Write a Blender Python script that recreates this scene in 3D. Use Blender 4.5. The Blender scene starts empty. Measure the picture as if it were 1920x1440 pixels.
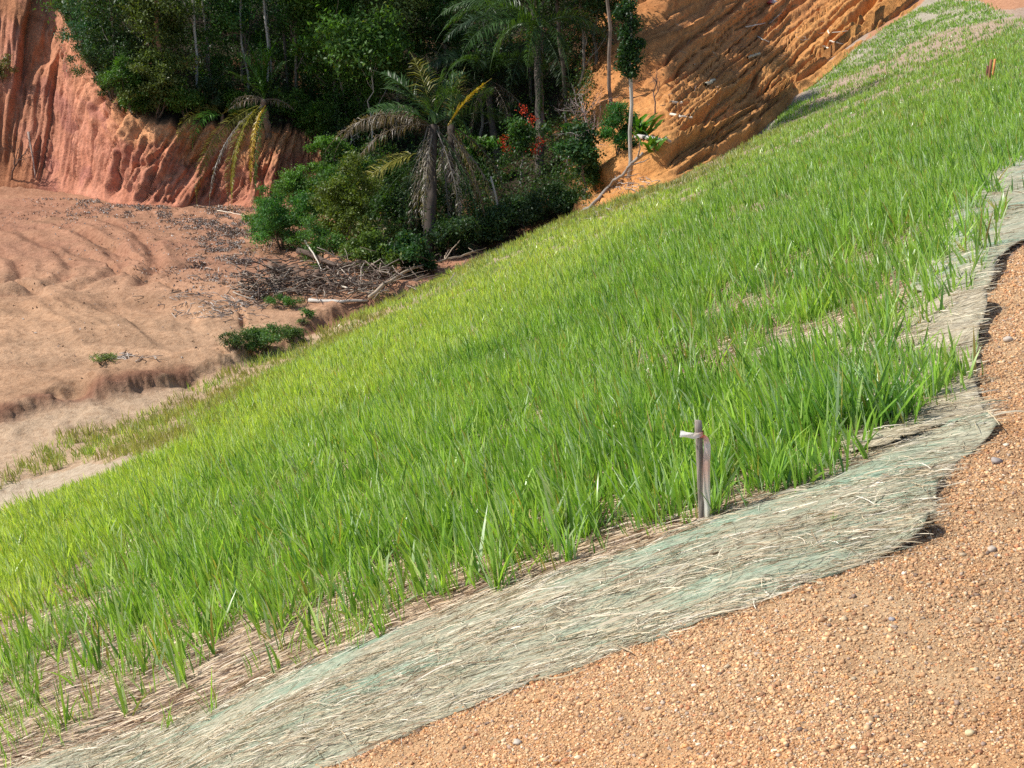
import bpy, math, random
import numpy as np
from mathutils import Vector, Matrix, Euler
from mathutils.bvhtree import BVHTree

S = bpy.context.scene
COL = S.collection
random.seed(7)
RNG = np.random.default_rng(7)
R = math.radians

# ------------------------------------------------------------------ camera
F = 2318.0                       # focal length in photograph pixels (1920 wide)
PITCH = R(18.0)
cam_d = bpy.data.cameras.new("camera")
cam_d.sensor_width = 36.0
cam_d.lens = 36.0 * F / 1920.0
cam_d.clip_start = 0.05
cam_d.clip_end = 2000
cam = bpy.data.objects.new("camera", cam_d)
cam.rotation_euler = (math.pi / 2 - PITCH, 0, 0)
COL.objects.link(cam)
S.camera = cam

# ------------------------------------------------------------------ sky and sun
SUN_AZ = Vector((-0.95, 0.03, 0)).normalized()   # horizontal direction towards the sun
SUN_EL = R(47)
w = bpy.data.worlds.new("World")
S.world = w
w.use_nodes = True
nt = w.node_tree
bg = nt.nodes["Background"]
sky = nt.nodes.new("ShaderNodeTexSky")
sky.sky_type = 'NISHITA'
sky.sun_disc = False
sky.sun_elevation = SUN_EL
sky.sun_rotation = math.atan2(SUN_AZ.x, SUN_AZ.y)
nt.links.new(sky.outputs[0], bg.inputs[0])
bg.inputs[1].default_value = 0.12
sun_d = bpy.data.lights.new("sun", 'SUN')
sun_d.energy = 4.4
sun_d.angle = R(0.53)
sun_d.color = (1.0, 0.955, 0.88)
sun = bpy.data.objects.new("sun", sun_d)
to_sun = Vector((SUN_AZ.x * math.cos(SUN_EL), SUN_AZ.y * math.cos(SUN_EL), math.sin(SUN_EL)))
sun.rotation_euler = to_sun.to_track_quat('Z', 'Y').to_euler()
COL.objects.link(sun)
S.view_settings.view_transform = 'Standard'
S.view_settings.look = 'None'
S.view_settings.exposure = 0.36
S.view_settings.gamma = 1.0
S.cycles.max_bounces = 7
S.cycles.diffuse_bounces = 3
S.cycles.glossy_bounces = 2
S.cycles.transmission_bounces = 4
S.cycles.transparent_max_bounces = 4
S.cycles.use_denoising = False
S.cycles.sample_clamp_direct = 8.0
S.cycles.sample_clamp_indirect = 4.0

# ------------------------------------------------------------------ numpy helpers
def _h(ix, iy, seed):
    n = (ix.astype(np.int64) * 374761393 + iy.astype(np.int64) * 668265263 + seed * 1442695041) & 0xFFFFFFFF
    n = ((n ^ (n >> 13)) * 1274126177) & 0xFFFFFFFF
    n = n ^ (n >> 16)
    return (n & 0xFFFFFF) / float(0xFFFFFF)

def vn(x, y, seed=0):
    x = np.asarray(x, float); y = np.asarray(y, float)
    ix = np.floor(x); iy = np.floor(y)
    fx = x - ix; fy = y - iy
    fx = fx * fx * fx * (fx * (fx * 6 - 15) + 10); fy = fy * fy * fy * (fy * (fy * 6 - 15) + 10)
    a = _h(ix, iy, seed); b = _h(ix + 1, iy, seed); c = _h(ix, iy + 1, seed); d = _h(ix + 1, iy + 1, seed)
    return (a * (1 - fx) + b * fx) * (1 - fy) + (c * (1 - fx) + d * fx) * fy

def fbm(x, y, o=4, seed=0, g=0.5):
    t = 0; a = 1; n = 0
    for i in range(o):
        t = t + a * vn(x, y, seed + i * 17); n += a
        a *= g; x = x * 2.03 + 5.1; y = y * 2.03 + 1.7
    return t / n

def ridged(x, y, o=3, seed=0):
    t = 0; a = 1; n = 0
    for i in range(o):
        t = t + a * (1 - np.abs(2 * vn(x, y, seed + i * 31) - 1)); n += a
        a *= 0.5; x = x * 2.1 + 3.3; y = y * 2.1 + 7.1
    return t / n

def sst(a, b, x):
    t = np.clip((x - a) / (b - a), 0, 1)
    return t * t * (3 - 2 * t)

def smin(a, b, k):
    h = np.clip(0.5 + 0.5 * (b - a) / k, 0, 1)
    return b * (1 - h) + a * h - k * h * (1 - h)

def smax(a, b, k): return -smin(-a, -b, k)

def rays(u, v):
    u = np.asarray(u, float); v = np.asarray(v, float)
    b = (v - 720) / F
    return np.stack([(u - 960) / F, math.cos(PITCH) - b * math.sin(PITCH), -math.sin(PITCH) - b * math.cos(PITCH)], -1)

def P(u, v, t):
    return rays(u, v) * t

def seg_dist(x, y, poly, closed=False):
    """unsigned distance, signed side and arc position of the nearest point of a polyline"""
    best = np.full(np.shape(x), 1e9); side = np.zeros(np.shape(x)); bx = np.zeros(np.shape(x)); by = np.zeros(np.shape(x))
    n = len(poly)
    for i in range(n if closed else n - 1):
        ax, ay = poly[i][:2]; cx, cy = poly[(i + 1) % n][:2]
        dx, dy = cx - ax, cy - ay
        L = dx * dx + dy * dy + 1e-12
        t = np.clip(((x - ax) * dx + (y - ay) * dy) / L, 0, 1)
        px = ax + t * dx; py = ay + t * dy
        d = np.hypot(x - px, y - py)
        m = d < best
        best = np.where(m, d, best)
        side = np.where(m, np.sign(dx * (y - ay) - dy * (x - ax)), side)
        bx = np.where(m, px, bx); by = np.where(m, py, by)
    return best, side, bx, by

def inside(x, y, poly):
    r = np.zeros(np.shape(x), bool)
    n = len(poly)
    for i in range(n):
        ax, ay = poly[i][:2]; cx, cy = poly[(i + 1) % n][:2]
        if ay == cy: continue
        c = ((ay > y) != (cy > y)) & (x < (cx - ax) * (y - ay) / (cy - ay) + ax)
        r ^= c
    return r

# ------------------------------------------------------------------ the lie of the land
ZF = -7.8
scarp_px = [(-300, 820), (-100, 785), (0, 768), (60, 748), (130, 738), (210, 726), (330, 700), (420, 672), (520, 640), (600, 606), (690, 572)]
SCARP = [tuple(P(u, v, ZF / rays(u, v)[2])[:2]) for u, v in scarp_px]

RUTS = [[tuple(P(u, v, (ZF + 0.1) / rays(u, v)[2])[:2]) for u, v in q] for q in (
    [(-80, 392), (20, 400), (90, 414), (160, 436), (212, 464), (228, 492), (205, 516), (150, 532)],
    [(-80, 418), (0, 428), (60, 444), (112, 468), (134, 496), (118, 520), (60, 534), (-20, 540)],
    [(-20, 376), (90, 386), (180, 404), (250, 432), (286, 466), (292, 500), (262, 530)],
    [(-80, 452), (-20, 462), (24, 480), (40, 502), (10, 522), (-60, 530)])]
toe_px = [  # u, v, distance factor along the ray (None: where the ray meets the valley floor)
    (-520, 400, None), (-250, 372, 42.0), (-90, 356, 44.0), (20, 352, 45.0), (75, 352, 45.3), (130, 362, 45.0), (185, 374, 44.8), (240, 386, 44.4), (292, 391, 44.2), (350, 388, 44.5), (420, 385, 44.8),
    (480, 388, 44.5), (545, 384, 44.9), (590, 376, 45.6), (625, 420, 42.0), (690, 500, 35.6), (780, 505, 35.2), (880, 478, 37.4), (960, 448, 39.8),
    (1060, 412, 42.4), (1150, 382, 43.0), (1250, 348, 44.0), (1340, 300, 45.4), (1420, 252, 47.0), (1480, 197, 50.0), (1540, 148, 52.0), (1600, 96, 54.0), (1700, 26, 58.0), (1800, -40, 62.0), (2000, -160, 70.0)]
top_px = [
    (-520, -420, 52.0), (-250, -330, 50.0), (-90, -260, 50.0), (30, -160, 50.0), (90, -20, 49.6), (125, 45, 49.0), (160, 110, 48.0), (198, 185, 47.0), (246, 224, 45.8), (330, 234, 45.7), (400, 232, 46.1),
    (470, 238, 45.8), (530, 240, 46.3), (572, 246, 47.0), (620, 262, 48.6), (700, 280, 49.0), (790, 290, 48.5), (880, 285, 48.8), (960, 275, 49.0),
    (1060, 240, 50.4), (1150, 205, 52.0), (1250, 150, 54.0), (1340, 100, 56.0), (1420, 60, 58.0), (1480, 20, 60.0), (1540, -10, 61.5), (1600, -40, 63.0), (1700, -90, 66.0), (1800, -140, 69.0), (2000, -220, 76.0)]
TOE = np.array([P(u, v, t if t else ZF / rays(u, v)[2]) for u, v, t in toe_px])
TOP = np.array([P(u, v, t) for u, v, t in top_px])

def slope_s(x, y): return 0.931 * x - 0.363 * y

def H(x, y):
    x = np.asarray(x, float); y = np.asarray(y, float)
    s = slope_s(x, y)
    rise = 0.19 * np.logaddexp(0, (y - 47.0) / 1.5) * 1.5
    und = (fbm(x / 2.6, y / 2.6, 3, 5) - 0.5) * np.clip(-s, 0, 1) * 0.35
    zp = -1.6 + 0.446 * s + rise + und
    zr = -1.6 + rise + 0.05 * np.clip(s, 0, 6) + (fbm(x / 0.7, y / 0.7, 4, 9) - 0.5) * 0.07 + (fbm(x / 0.09, y / 0.09, 3, 13) - 0.5) * 0.014
    zt = smin(zp, zr, 0.34)
    # valley floor
    d, sd, _, _ = seg_dist(x, y, SCARP)
    d = d * sd + (fbm(x / 1.5, y / 1.5, 5, 21, 0.6) - 0.5) * 1.5
    zf = ZF - 0.20 + 0.20 * sst(-0.1, 0.22, d) + 0.20 * np.exp(-((d - 0.45) / 0.55) ** 2) * sst(0.38, 0.7, fbm(x / 2.3, y / 2.3, 3, 25))
    zf = zf + (fbm(x / 5, y / 2.0, 4, 31) - 0.5) * 0.30
    fl = np.exp(-np.clip(np.abs(y - 33.5), 0, 30) / 5.0)          # washed ruts towards the far bank
    wx = x + 1.6 * fbm(x / 4, y / 4, 2, 36); wy = y + 2.4 * fbm(x / 5, y / 5, 2, 37)
    zf = zf + fl * (ridged((wx * 0.72 + wy * 0.7) / 1.1, (wx * 0.7 - wy * 0.72) / 6.0, 3, 41) - 0.55) * 0.32 * sst(-4.0, -9.0, x) - sst(0.80, 0.97, ridged((wx * 0.72 + wy * 0.7) / 1.3, (wx * 0.7 - wy * 0.72) / 9.0, 1, 61)) * fl * 0.30 + (fbm(x / 0.45, y / 0.45, 3, 63) - 0.5) * 0.10 * sst(ZF + 1.5, ZF + 0.8, zt) * sst(-3.0, -7.0, x)
    zf = zf + (1 - fl) * (ridged(wx / 5.5, wy / 1.0, 3, 45) - 0.5) * 0.22
    m = (y > 26) & (x < -5) & (x > -24) & (y < 46)
    if np.ndim(m) and m.any():
        xs_, ys_ = x[m], y[m]; g = np.zeros(len(xs_))
        for q in RUTS:
            dd = seg_dist(xs_, ys_, q)[0] + (fbm(xs_ / 0.7, ys_ / 0.7, 3, 65) - 0.5) * 0.35
            g += -0.09 * np.exp(-(dd / 0.16) ** 2) + 0.05 * np.exp(-((dd - 0.40) / 0.20) ** 2)
        zf = zf.copy(); zf[m] += g * (0.55 + 0.8 * fbm(xs_ / 2.0, ys_ / 2.0, 2, 67))
    out = smax(zt, zf, 0.3)
    return out

def hit(u, v):
    """points where the photograph's rays meet the near slope, the road or the floor"""
    r = rays(np.atleast_1d(u), np.atleast_1d(v))
    n = len(r)
    lo = np.full(n, 0.5); hi = np.full(n, 130.0); done = np.zeros(n, bool)
    t = np.full(n, 0.5)
    for i in range(130):
        tn = t * 1.045
        p = r * tn[:, None]
        below = (p[:, 2] < H(p[:, 0], p[:, 1])) & ~done
        lo = np.where(below, t, lo); hi = np.where(below, tn, hi)
        done |= below
        t = tn
        if done.all(): break
    for i in range(16):
        m = (lo + hi) / 2
        p = r * m[:, None]
        b = p[:, 2] < H(p[:, 0], p[:, 1])
        hi = np.where(b, m, hi); lo = np.where(b, lo, m)
    return r * ((lo + hi) / 2)[:, None]

_q = hit([p[0] for p in toe_px], [p[1] for p in toe_px])
for _i, (_u, _v, _t) in enumerate(toe_px):
    _r = rays(_u, _v); _old = _t if _t else ZF / _r[2]
    _new = np.linalg.norm(_q[_i]) / np.linalg.norm(_r)
    if _u >= 1800 or _new > 75: _new = _old
    TOE[_i] = _r * _new
    _r2 = rays(*top_px[_i][:2])
    TOP[_i] = _r2 * (top_px[_i][2] + (_new - _old))

def wpoly(px):
    a = np.array(px, float)
    return [tuple(p[:2]) for p in hit(a[:, 0], a[:, 1])]

# ------------------------------------------------------------------ mesh building
def mesh_np(name, verts, faces, cols=None, mat=None, smooth=False, extra=None):
    verts = np.asarray(verts, np.float32); faces = np.asarray(faces, np.int32)
    me = bpy.data.meshes.new(name)
    nv, nf, k = len(verts), len(faces), faces.shape[1]
    me.vertices.add(nv); me.loops.add(nf * k); me.polygons.add(nf)
    me.vertices.foreach_set("co", verts.ravel())
    me.loops.foreach_set("vertex_index", faces.ravel())
    me.polygons.foreach_set("loop_start", np.arange(0, nf * k, k, dtype=np.int32))
    me.polygons.foreach_set("loop_total", np.full(nf, k, np.int32))
    if smooth: me.polygons.foreach_set("use_smooth", np.ones(nf, bool))
    if cols is not None:
        c = np.ones((nv, 4), np.float32); c[:, :3] = cols
        me.color_attributes.new("Col", 'FLOAT_COLOR', 'POINT').data.foreach_set("color", c.ravel())
    me.update(calc_edges=True)
    if mat: me.materials.append(mat)
    return me

def obj(name, me, parent=None, loc=None, rot=None, scale=None):
    o = bpy.data.objects.new(name, me)
    COL.objects.link(o)
    if parent: o.parent = parent
    if loc is not None: o.location = loc
    if rot is not None: o.rotation_euler = rot
    if scale is not None: o.scale = scale if hasattr(scale, '__len__') else (scale,) * 3
    return o

def tag(o, label=None, cat=None, group=None, kind=None):
    if label: o["label"] = label
    if cat: o["category"] = cat
    if group: o["group"] = group
    if kind: o["kind"] = kind
    return o

def thing(name, label, cat, loc=(0, 0, 0), rz=0.0, group=None, scale=1.0):
    o = bpy.data.objects.new(name, None)
    COL.objects.link(o)
    o.location = loc; o.rotation_euler = (0, 0, rz); o.scale = (scale,) * 3
    o.empty_display_size = 0.2
    return tag(o, label, cat, group)

def cat_meshes(parts):
    """join (verts, faces, cols) triples with equal face size"""
    V, Fc, C = [], [], []; n = 0
    for v, f, c in parts:
        V.append(v); Fc.append(np.asarray(f) + n); C.append(np.broadcast_to(c, (len(v), 3))); n += len(v)
    return np.concatenate(V), np.concatenate(Fc), np.concatenate(C)

def tube(pts, rad, k=7, col=(0.3, 0.25, 0.2), jit=0.0):
    pts = np.asarray(pts, float); n = len(pts); rad = np.broadcast_to(rad, n)
    tg = np.gradient(pts, axis=0); tg /= np.linalg.norm(tg, axis=1)[:, None] + 1e-9
    up = np.array([0.13, 0.21, 1.0]) if abs(tg[:, 2]).mean() < 0.8 else np.array([1.0, 0.2, 0.1])
    a = np.cross(tg, up); a /= np.linalg.norm(a, axis=1)[:, None] + 1e-9
    b = np.cross(tg, a)
    th = np.linspace(0, 2 * np.pi, k, endpoint=False)
    rr = rad[:, None] * (1 + jit * (RNG.random((n, k)) - 0.5))
    v = pts[:, None, :] + rr[:, :, None] * (np.cos(th)[None, :, None] * a[:, None, :] + np.sin(th)[None, :, None] * b[:, None, :])
    v = v.reshape(-1, 3)
    i = np.arange(n - 1)[:, None] * k; j = np.arange(k)[None, :]
    f = np.stack([i + j, i + (j + 1) % k, i + k + (j + 1) % k, i + k + j], -1).reshape(-1, 4)
    # close the ends with a small cone
    e0 = len(v); v = np.vstack([v, pts[0] - tg[0] * rad[0] * 0.2, pts[-1] + tg[-1] * rad[-1] * 0.3])
    j = np.arange(k)
    c0 = np.stack([np.full(k, e0), (j + 1) % k, j, j], -1)[:, :4]
    # quads with a doubled corner are avoided: use neighbours
    c0 = np.stack([np.full(k // 2, e0), (2 * np.arange(k // 2) + 2) % k, 2 * np.arange(k // 2) + 1, 2 * np.arange(k // 2)], -1)
    o = (n - 1) * k
    c1 = np.stack([np.full(k // 2, e0 + 1), o + 2 * np.arange(k // 2), o + 2 * np.arange(k // 2) + 1, o + (2 * np.arange(k // 2) + 2) % k], -1)
    if k % 2 == 0: f = np.vstack([f, c0, c1])
    return v, f, np.broadcast_to(np.array(col), (len(v), 3)).copy()

def wander(p0, p1, n=8, amp=0.1):
    p0 = np.array(p0, float); p1 = np.array(p1, float)
    t = np.linspace(0, 1, n)[:, None]
    p = p0 + (p1 - p0) * t
    off = np.cumsum(RNG.normal(0, 1, (n, 3)), axis=0)
    off -= off[0] + (off[-1] - off[0]) * t
    return p + off * amp / math.sqrt(n)

def leaves(c, size, col, up=0.5, asp=0.45, nrm=None):
    """one folded leaf-shaped quad per centre"""
    n = len(c)
    d = RNG.normal(size=(n, 3)); d[:, 2] -= 0.35; d /= np.linalg.norm(d, axis=1)[:, None]
    nn = RNG.normal(size=(n, 3)) if nrm is None else nrm + RNG.normal(size=(n, 3)) * 0.7
    nn[:, 2] += up * 2
    sd = np.cross(d, nn); sd /= np.linalg.norm(sd, axis=1)[:, None] + 1e-9
    nn = np.cross(sd, d)
    L = (size * (0.6 + 0.8 * RNG.random(n)))[:, None] if np.ndim(size) else size * (0.6 + 0.8 * RNG.random((n, 1)))
    v = np.stack([c - d * L * 0.5, c + sd * L * asp * 0.5 + nn * L * 0.08 - d * L * 0.05, c + d * L * 0.5 - nn * L * 0.08, c - sd * L * asp * 0.5 + nn * L * 0.08 - d * L * 0.05], 1).reshape(-1, 3)
    f = np.arange(4 * n).reshape(-1, 4)
    return v, f, np.repeat(col, 4, 0)

def blades(root, L, wd, az, lean, curve, c0, c1, seg=3, face=None):
    """grass blades; root (n,3), az lean azimuth, lean initial tilt, curve extra tilt at the tip"""
    n = len(root)
    dx, dy = np.cos(az), np.sin(az)
    fa = RNG.random(n) * 2 * np.pi if face is None else face
    sx, sy = np.cos(fa), np.sin(fa)
    pts = [root]; p = root.copy()
    for k in range(seg):
        a = lean + curve * ((k + 0.5) / seg) ** 1.6
        p = p + (L / seg)[:, None] * np.stack([np.sin(a) * dx, np.sin(a) * dy, np.cos(a)], -1)
        pts.append(p)
    prof = {3: [0.75, 1.0, 0.72, 0.04], 2: [0.8, 1.0, 0.05], 4: [0.6, 0.95, 1.0, 0.62, 0.03]}[seg]
    V = []; C = []
    side = np.stack([sx, sy, np.zeros(n)], -1)
    for k in range(seg + 1):
        o = side * (wd * prof[k] * 0.5)[:, None]
        V.append(pts[k] - o); V.append(pts[k] + o)
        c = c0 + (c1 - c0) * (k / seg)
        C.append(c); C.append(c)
    V = np.stack(V, 1).reshape(-1, 3); C = np.stack(C, 1).reshape(-1, 3)
    base = (np.arange(n) * 2 * (seg + 1))[:, None, None]
    q = np.array([[2 * k, 2 * k + 1, 2 * k + 3, 2 * k + 2] for k in range(seg)])[None]
    return V, (base + q).reshape(-1, 4), C

# ------------------------------------------------------------------ materials
def newmat(name):
    m = bpy.data.materials.new(name); m.use_nodes = True
    n = m.node_tree.nodes; l = m.node_tree.links
    return m, n, l, n["Principled BSDF"]

def ramp(n, stops):
    r = n.new("ShaderNodeValToRGB")
    while len(r.color_ramp.elements) < len(stops): r.color_ramp.elements.new(0.5)
    for e, (p, c) in zip(r.color_ramp.elements, stops):
        e.position = p; e.color = (*c, 1) if len(c) == 3 else c
    return r

def noise(n, l, co, scale, det=6, rough=0.6):
    t = n.new("ShaderNodeTexNoise"); t.inputs["Scale"].default_value = scale
    t.inputs["Detail"].default_value = det; t.inputs["Roughness"].default_value = rough
    l.new(co, t.inputs["Vector"]); return t

def mapping(n, l, co, scale=(1, 1, 1), rot=(0, 0, 0)):
    m = n.new("ShaderNodeMapping"); m.inputs["Scale"].default_value = scale; m.inputs["Rotation"].default_value = rot
    l.new(co, m.inputs["Vector"]); return m.outputs[0]

def mul(n, l, a, b, fac=1.0, mode='MULTIPLY'):
    x = n.new("ShaderNodeMix"); x.data_type = 'RGBA'; x.blend_type = mode
    x.inputs[0].default_value = fac
    l.new(a, x.inputs[6])
    if hasattr(b, 'links'): l.new(b, x.inputs[7])
    else: x.inputs[7].default_value = (*b, 1)
    return x.outputs[2]

def bump(n, l, h, strength, dist, prev=None):
    b = n.new("ShaderNodeBump"); b.inputs["Strength"].default_value = strength; b.inputs["Distance"].default_value = dist
    l.new(h, b.inputs["Height"])
    if prev is not None: l.new(prev, b.inputs["Normal"])
    return b.outputs[0]

def soil_material(name, grain=60, grain_d=0.01, mid=3.5, mid_d=0.06, lo=0.62, hi=1.35):
    m, n, l, p = newmat(name)
    g = n.new("ShaderNodeNewGeometry"); co = g.outputs["Position"]
    a = n.new("ShaderNodeAttribute"); a.attribute_name = "Col"
    t1 = noise(n, l, co, grain, 8, 0.7); t2 = noise(n, l, co, mid, 8, 0.65)
    r1 = ramp(n, [(0.3, (lo,) * 3), (0.5, (0.98, 0.98, 0.98)), (0.72, (hi, hi, hi * 0.97))])
    l.new(t1.outputs[0], r1.inputs[0])
    r2 = ramp(n, [(0.32, (0.74, 0.68, 0.64)), (0.52, (1, 1, 1)), (0.7, (1.14, 1.16, 1.18))])
    l.new(t2.outputs[0], r2.inputs[0])
    c = mul(n, l, a.outputs[0], r1.outputs[0]); c = mul(n, l, c, r2.outputs[0])
    l.new(c, p.inputs["Base Color"])
    p.inputs["Roughness"].default_value = 0.92; p.inputs["Specular IOR Level"].default_value = 0.15
    b = bump(n, l, t2.outputs[0], 0.8, mid_d); b = bump(n, l, t1.outputs[0], 0.7, grain_d, b)
    l.new(b, p.inputs["Normal"])
    return m

M_SOIL = soil_material("soil", 70, 0.014, 7, 0.07)
M_BANK = soil_material("bank_earth", 9, 0.07, 1.6, 0.12, 0.66, 1.3)

def leaf_material(name, rough=0.45, trans=0.35, spec=0.5, tint=(1.5, 1.7, 0.55), rnd=0.35):
    m, n, l, p = newmat(name)
    a = n.new("ShaderNodeAttribute"); a.attribute_name = "Col"
    oi = n.new("ShaderNodeObjectInfo")
    r = ramp(n, [(0, (1 - rnd, 1 - rnd * 0.8, 1 - rnd)), (0.5, (1, 1, 1)), (1, (1 + rnd, 1 + rnd * 0.7, 1 - rnd * 0.4))])
    l.new(oi.outputs["Random"], r.inputs[0])
    c = mul(n, l, a.outputs[0], r.outputs[0])
    l.new(c, p.inputs["Base Color"]); p.inputs["Roughness"].default_value = rough; p.inputs["Specular IOR Level"].default_value = spec
    tr = n.new("ShaderNodeBsdfTranslucent"); l.new(mul(n, l, c, tint), tr.inputs[0])
    mx = n.new("ShaderNodeMixShader"); mx.inputs[0].default_value = trans
    l.new(p.outputs[0], mx.inputs[1]); l.new(tr.outputs[0], mx.inputs[2])
    l.new(mx.outputs[0], n["Material Output"].inputs[0])
    return m

M_GRASS = leaf_material("grass_blade", 0.34, 0.45, 0.8, (1.30, 1.30, 0.60), 0.0)
M_LEAF = leaf_material("tree_leaf", 0.5, 0.34, 0.35, (1.35, 1.45, 0.45), 0.3)
M_FROND = leaf_material("palm_frond", 0.42, 0.28, 0.45, (1.4, 1.4, 0.4), 0.15)

def attr_material(name, rough=0.85, grain=30, gd=0.01, spec=0.2, lo=0.7, hi=1.2, sc=(1, 1, 1)):
    m, n, l, p = newmat(name)
    tc = n.new("ShaderNodeTexCoord"); co = mapping(n, l, tc.outputs["Object"], sc)
    a = n.new("ShaderNodeAttribute"); a.attribute_name = "Col"
    t = noise(n, l, co, grain, 6, 0.65)
    r = ramp(n, [(0.33, (lo,) * 3), (0.68, (hi,) * 3)]); l.new(t.outputs[0], r.inputs[0])
    l.new(mul(n, l, a.outputs[0], r.outputs[0]), p.inputs["Base Color"])
    p.inputs["Roughness"].default_value = rough; p.inputs["Specular IOR Level"].default_value = spec
    l.new(bump(n, l, t.outputs[0], 0.6, gd), p.inputs["Normal"])
    return m

M_BARK = attr_material("bark", 0.85, 5, 0.03, 0.2, 0.6, 1.25, (1, 1, 0.25))
M_WOOD = attr_material("weathered_wood", 0.85, 160, 0.003, 0.2, 0.45, 1.45, (1, 1, 0.06))
M_PEB = attr_material("pebble", 0.8, 150, 0.001, 0.3, 0.8, 1.15)
M_STRAW = attr_material("straw", 0.7, 40, 0.001, 0.3, 0.85, 1.1)
M_RUST = attr_material("rusty_steel", 0.8, 90, 0.002, 0.3, 0.6, 1.3)
M_TAPE = leaf_material("flagging_tape", 0.4, 0.35, 0.5, (1.1, 1.0, 1.0), 0.0)

def mat_material(name, green):
    m, n, l, p = newmat(name)
    g = n.new("ShaderNodeNewGeometry"); co = g.outputs["Position"]
    co = mapping(n, l, co, (1, 1, 1), (0, 0, R(-6)))
    fib = noise(n, l, mapping(n, l, co, (9, 120, 60)), 1.0, 6, 0.7)
    fib2 = noise(n, l, mapping(n, l, co, (40, 260, 150), (0, 0, R(14))), 1.0, 4, 0.6)
    pat = noise(n, l, mapping(n, l, co, (1.5, 6.5, 2)), 1.0, 5, 0.6)
    cf = ramp(n, [(0.34, (0.16, 0.125, 0.09)), (0.45, (0.34, 0.28, 0.19)), (0.56, (0.50, 0.43, 0.30)), (0.68, (0.64, 0.57, 0.43))])
    l.new(fib.outputs[0], cf.inputs[0])
    net = ramp(n, [(0.35, (0.10, 0.18, 0.12)), (0.5, (0.23, 0.37, 0.26)), (0.66, (0.44, 0.52, 0.38))])
    l.new(fib2.outputs[0], net.inputs[0])
    a = n.new("ShaderNodeMix"); a.data_type = 'RGBA'
    pr = ramp(n, [(0.36, (0.80 * green + 0.02,) * 3), (0.53, (0.25 * green,) * 3)])
    l.new(pat.outputs[0], pr.inputs[0]); l.new(pr.outputs[0], a.inputs[0])
    l.new(cf.outputs[0], a.inputs[6]); l.new(net.outputs[0], a.inputs[7])
    l.new(a.outputs[2], p.inputs["Base Color"])
    p.inputs["Roughness"].default_value = 0.75; p.inputs["Specular IOR Level"].default_value = 0.25
    b = bump(n, l, fib.outputs[0], 0.8, 0.006); b = bump(n, l, fib2.outputs[0], 0.8, 0.004, b)
    l.new(b, p.inputs["Normal"])
    return m
M_MAT_GREEN = mat_material("green_netted_straw", 1.0)
M_MAT_BROWN = mat_material("brown_straw_blanket", 0.12)

# ------------------------------------------------------------------ zones on the near land
gravel_edge_px = [(300, 1560), (610, 1440), (900, 1322), (1150, 1222), (1400, 1136), (1600, 1062), (1735, 1012), (1745, 930), (1800, 862), (1860, 810), (1850, 768), (1818, 730), (1828, 650),
                  (1840, 585), (1850, 545), (1868, 500), (1890, 478), (1920, 452), (2000, 400)]
Z_GRAVEL = wpoly(gravel_edge_px + [(2500, 420), (2600, 1500), (1400, 1990), (200, 1990)])
Z_DENSE = wpoly([(-400, 1350), (-60, 1290), (60, 1250), (160, 1195), (280, 1165), (420, 1180), (560, 1140), (700, 1080), (860, 1035), (1040, 1010), (1200, 968), (1300, 945), (1420, 925), (1560, 860), (1660, 815), (1740, 755),
                 (1800, 690), (1740, 690), (1660, 694), (1570, 684), (1600, 640), (1690, 592), (1740, 545), (1780, 500), (1800, 440), (1815, 380), (1870, 335), (1930, 300), (2200, 180),
                 (2200, 30), (1960, 44), (1780, 50), (1700, 80), (1650, 108), (1570, 140), (1484, 204), (1424, 258), (1340, 304), (1250, 350), (1150, 385), (1060, 416), (960, 455), (850, 512), (760, 552), (690, 590), (560, 672), (480, 735), (400, 790), (330, 850), (180, 905), (60, 950), (-100, 1010), (-400, 1090)])
Z_SPARSE = wpoly([(-400, 1480), (0, 1410), (260, 1345), (500, 1262), (640, 1225), (760, 1160), (900, 1108), (1060, 1050), (1290, 985), (1430, 945), (1600, 878), (1700, 812), (1790, 740),
                  (1810, 640), (1830, 540), (1850, 480), (1880, 390), (1940, 320), (2200, 200), (2200, 0), (1900, 18), (1700, 26), (1600, 108), (1480, 205), (1420, 262),
                  (1340, 310), (1250, 352), (1060, 420), (690, 590), (330, 850), (-400, 1090)])
Z_LITTER = wpoly([(-400, 1470), (0, 1450), (60, 1434), (300, 1366), (520, 1276), (800, 1164), (1000, 1094), (1250, 1014), (1330, 984), (1200, 900), (500, 1100), (-400, 1200)])
Z_FRINGE = wpoly([(-300, 975), (-100, 935), (30, 905), (150, 868), (330, 838), (420, 800), (560, 700), (700, 605), (850, 520), (1060, 425), (1250, 356), (1250, 350), (1060, 414), (850, 505),
                  (690, 578), (600, 625), (520, 660), (400, 705), (330, 745), (230, 790), (130, 812), (60, 862), (0, 890), (-100, 905), (-300, 945)])
Z_SAND = wpoly([(-300, 1010), (-300, 960), (0, 905), (160, 870), (340, 838), (400, 800), (330, 868), (180, 920), (60, 962), (-300, 1090)])
Z_TOPMAT = wpoly([(1560, 125), (1600, 95), (1700, 30), (1740, -10), (1830, 0), (1900, 34), (1780, 54), (1700, 84), (1640, 122), (1560, 150), (1450, 246), (1400, 275), (1440, 236), (1500, 180)])

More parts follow.
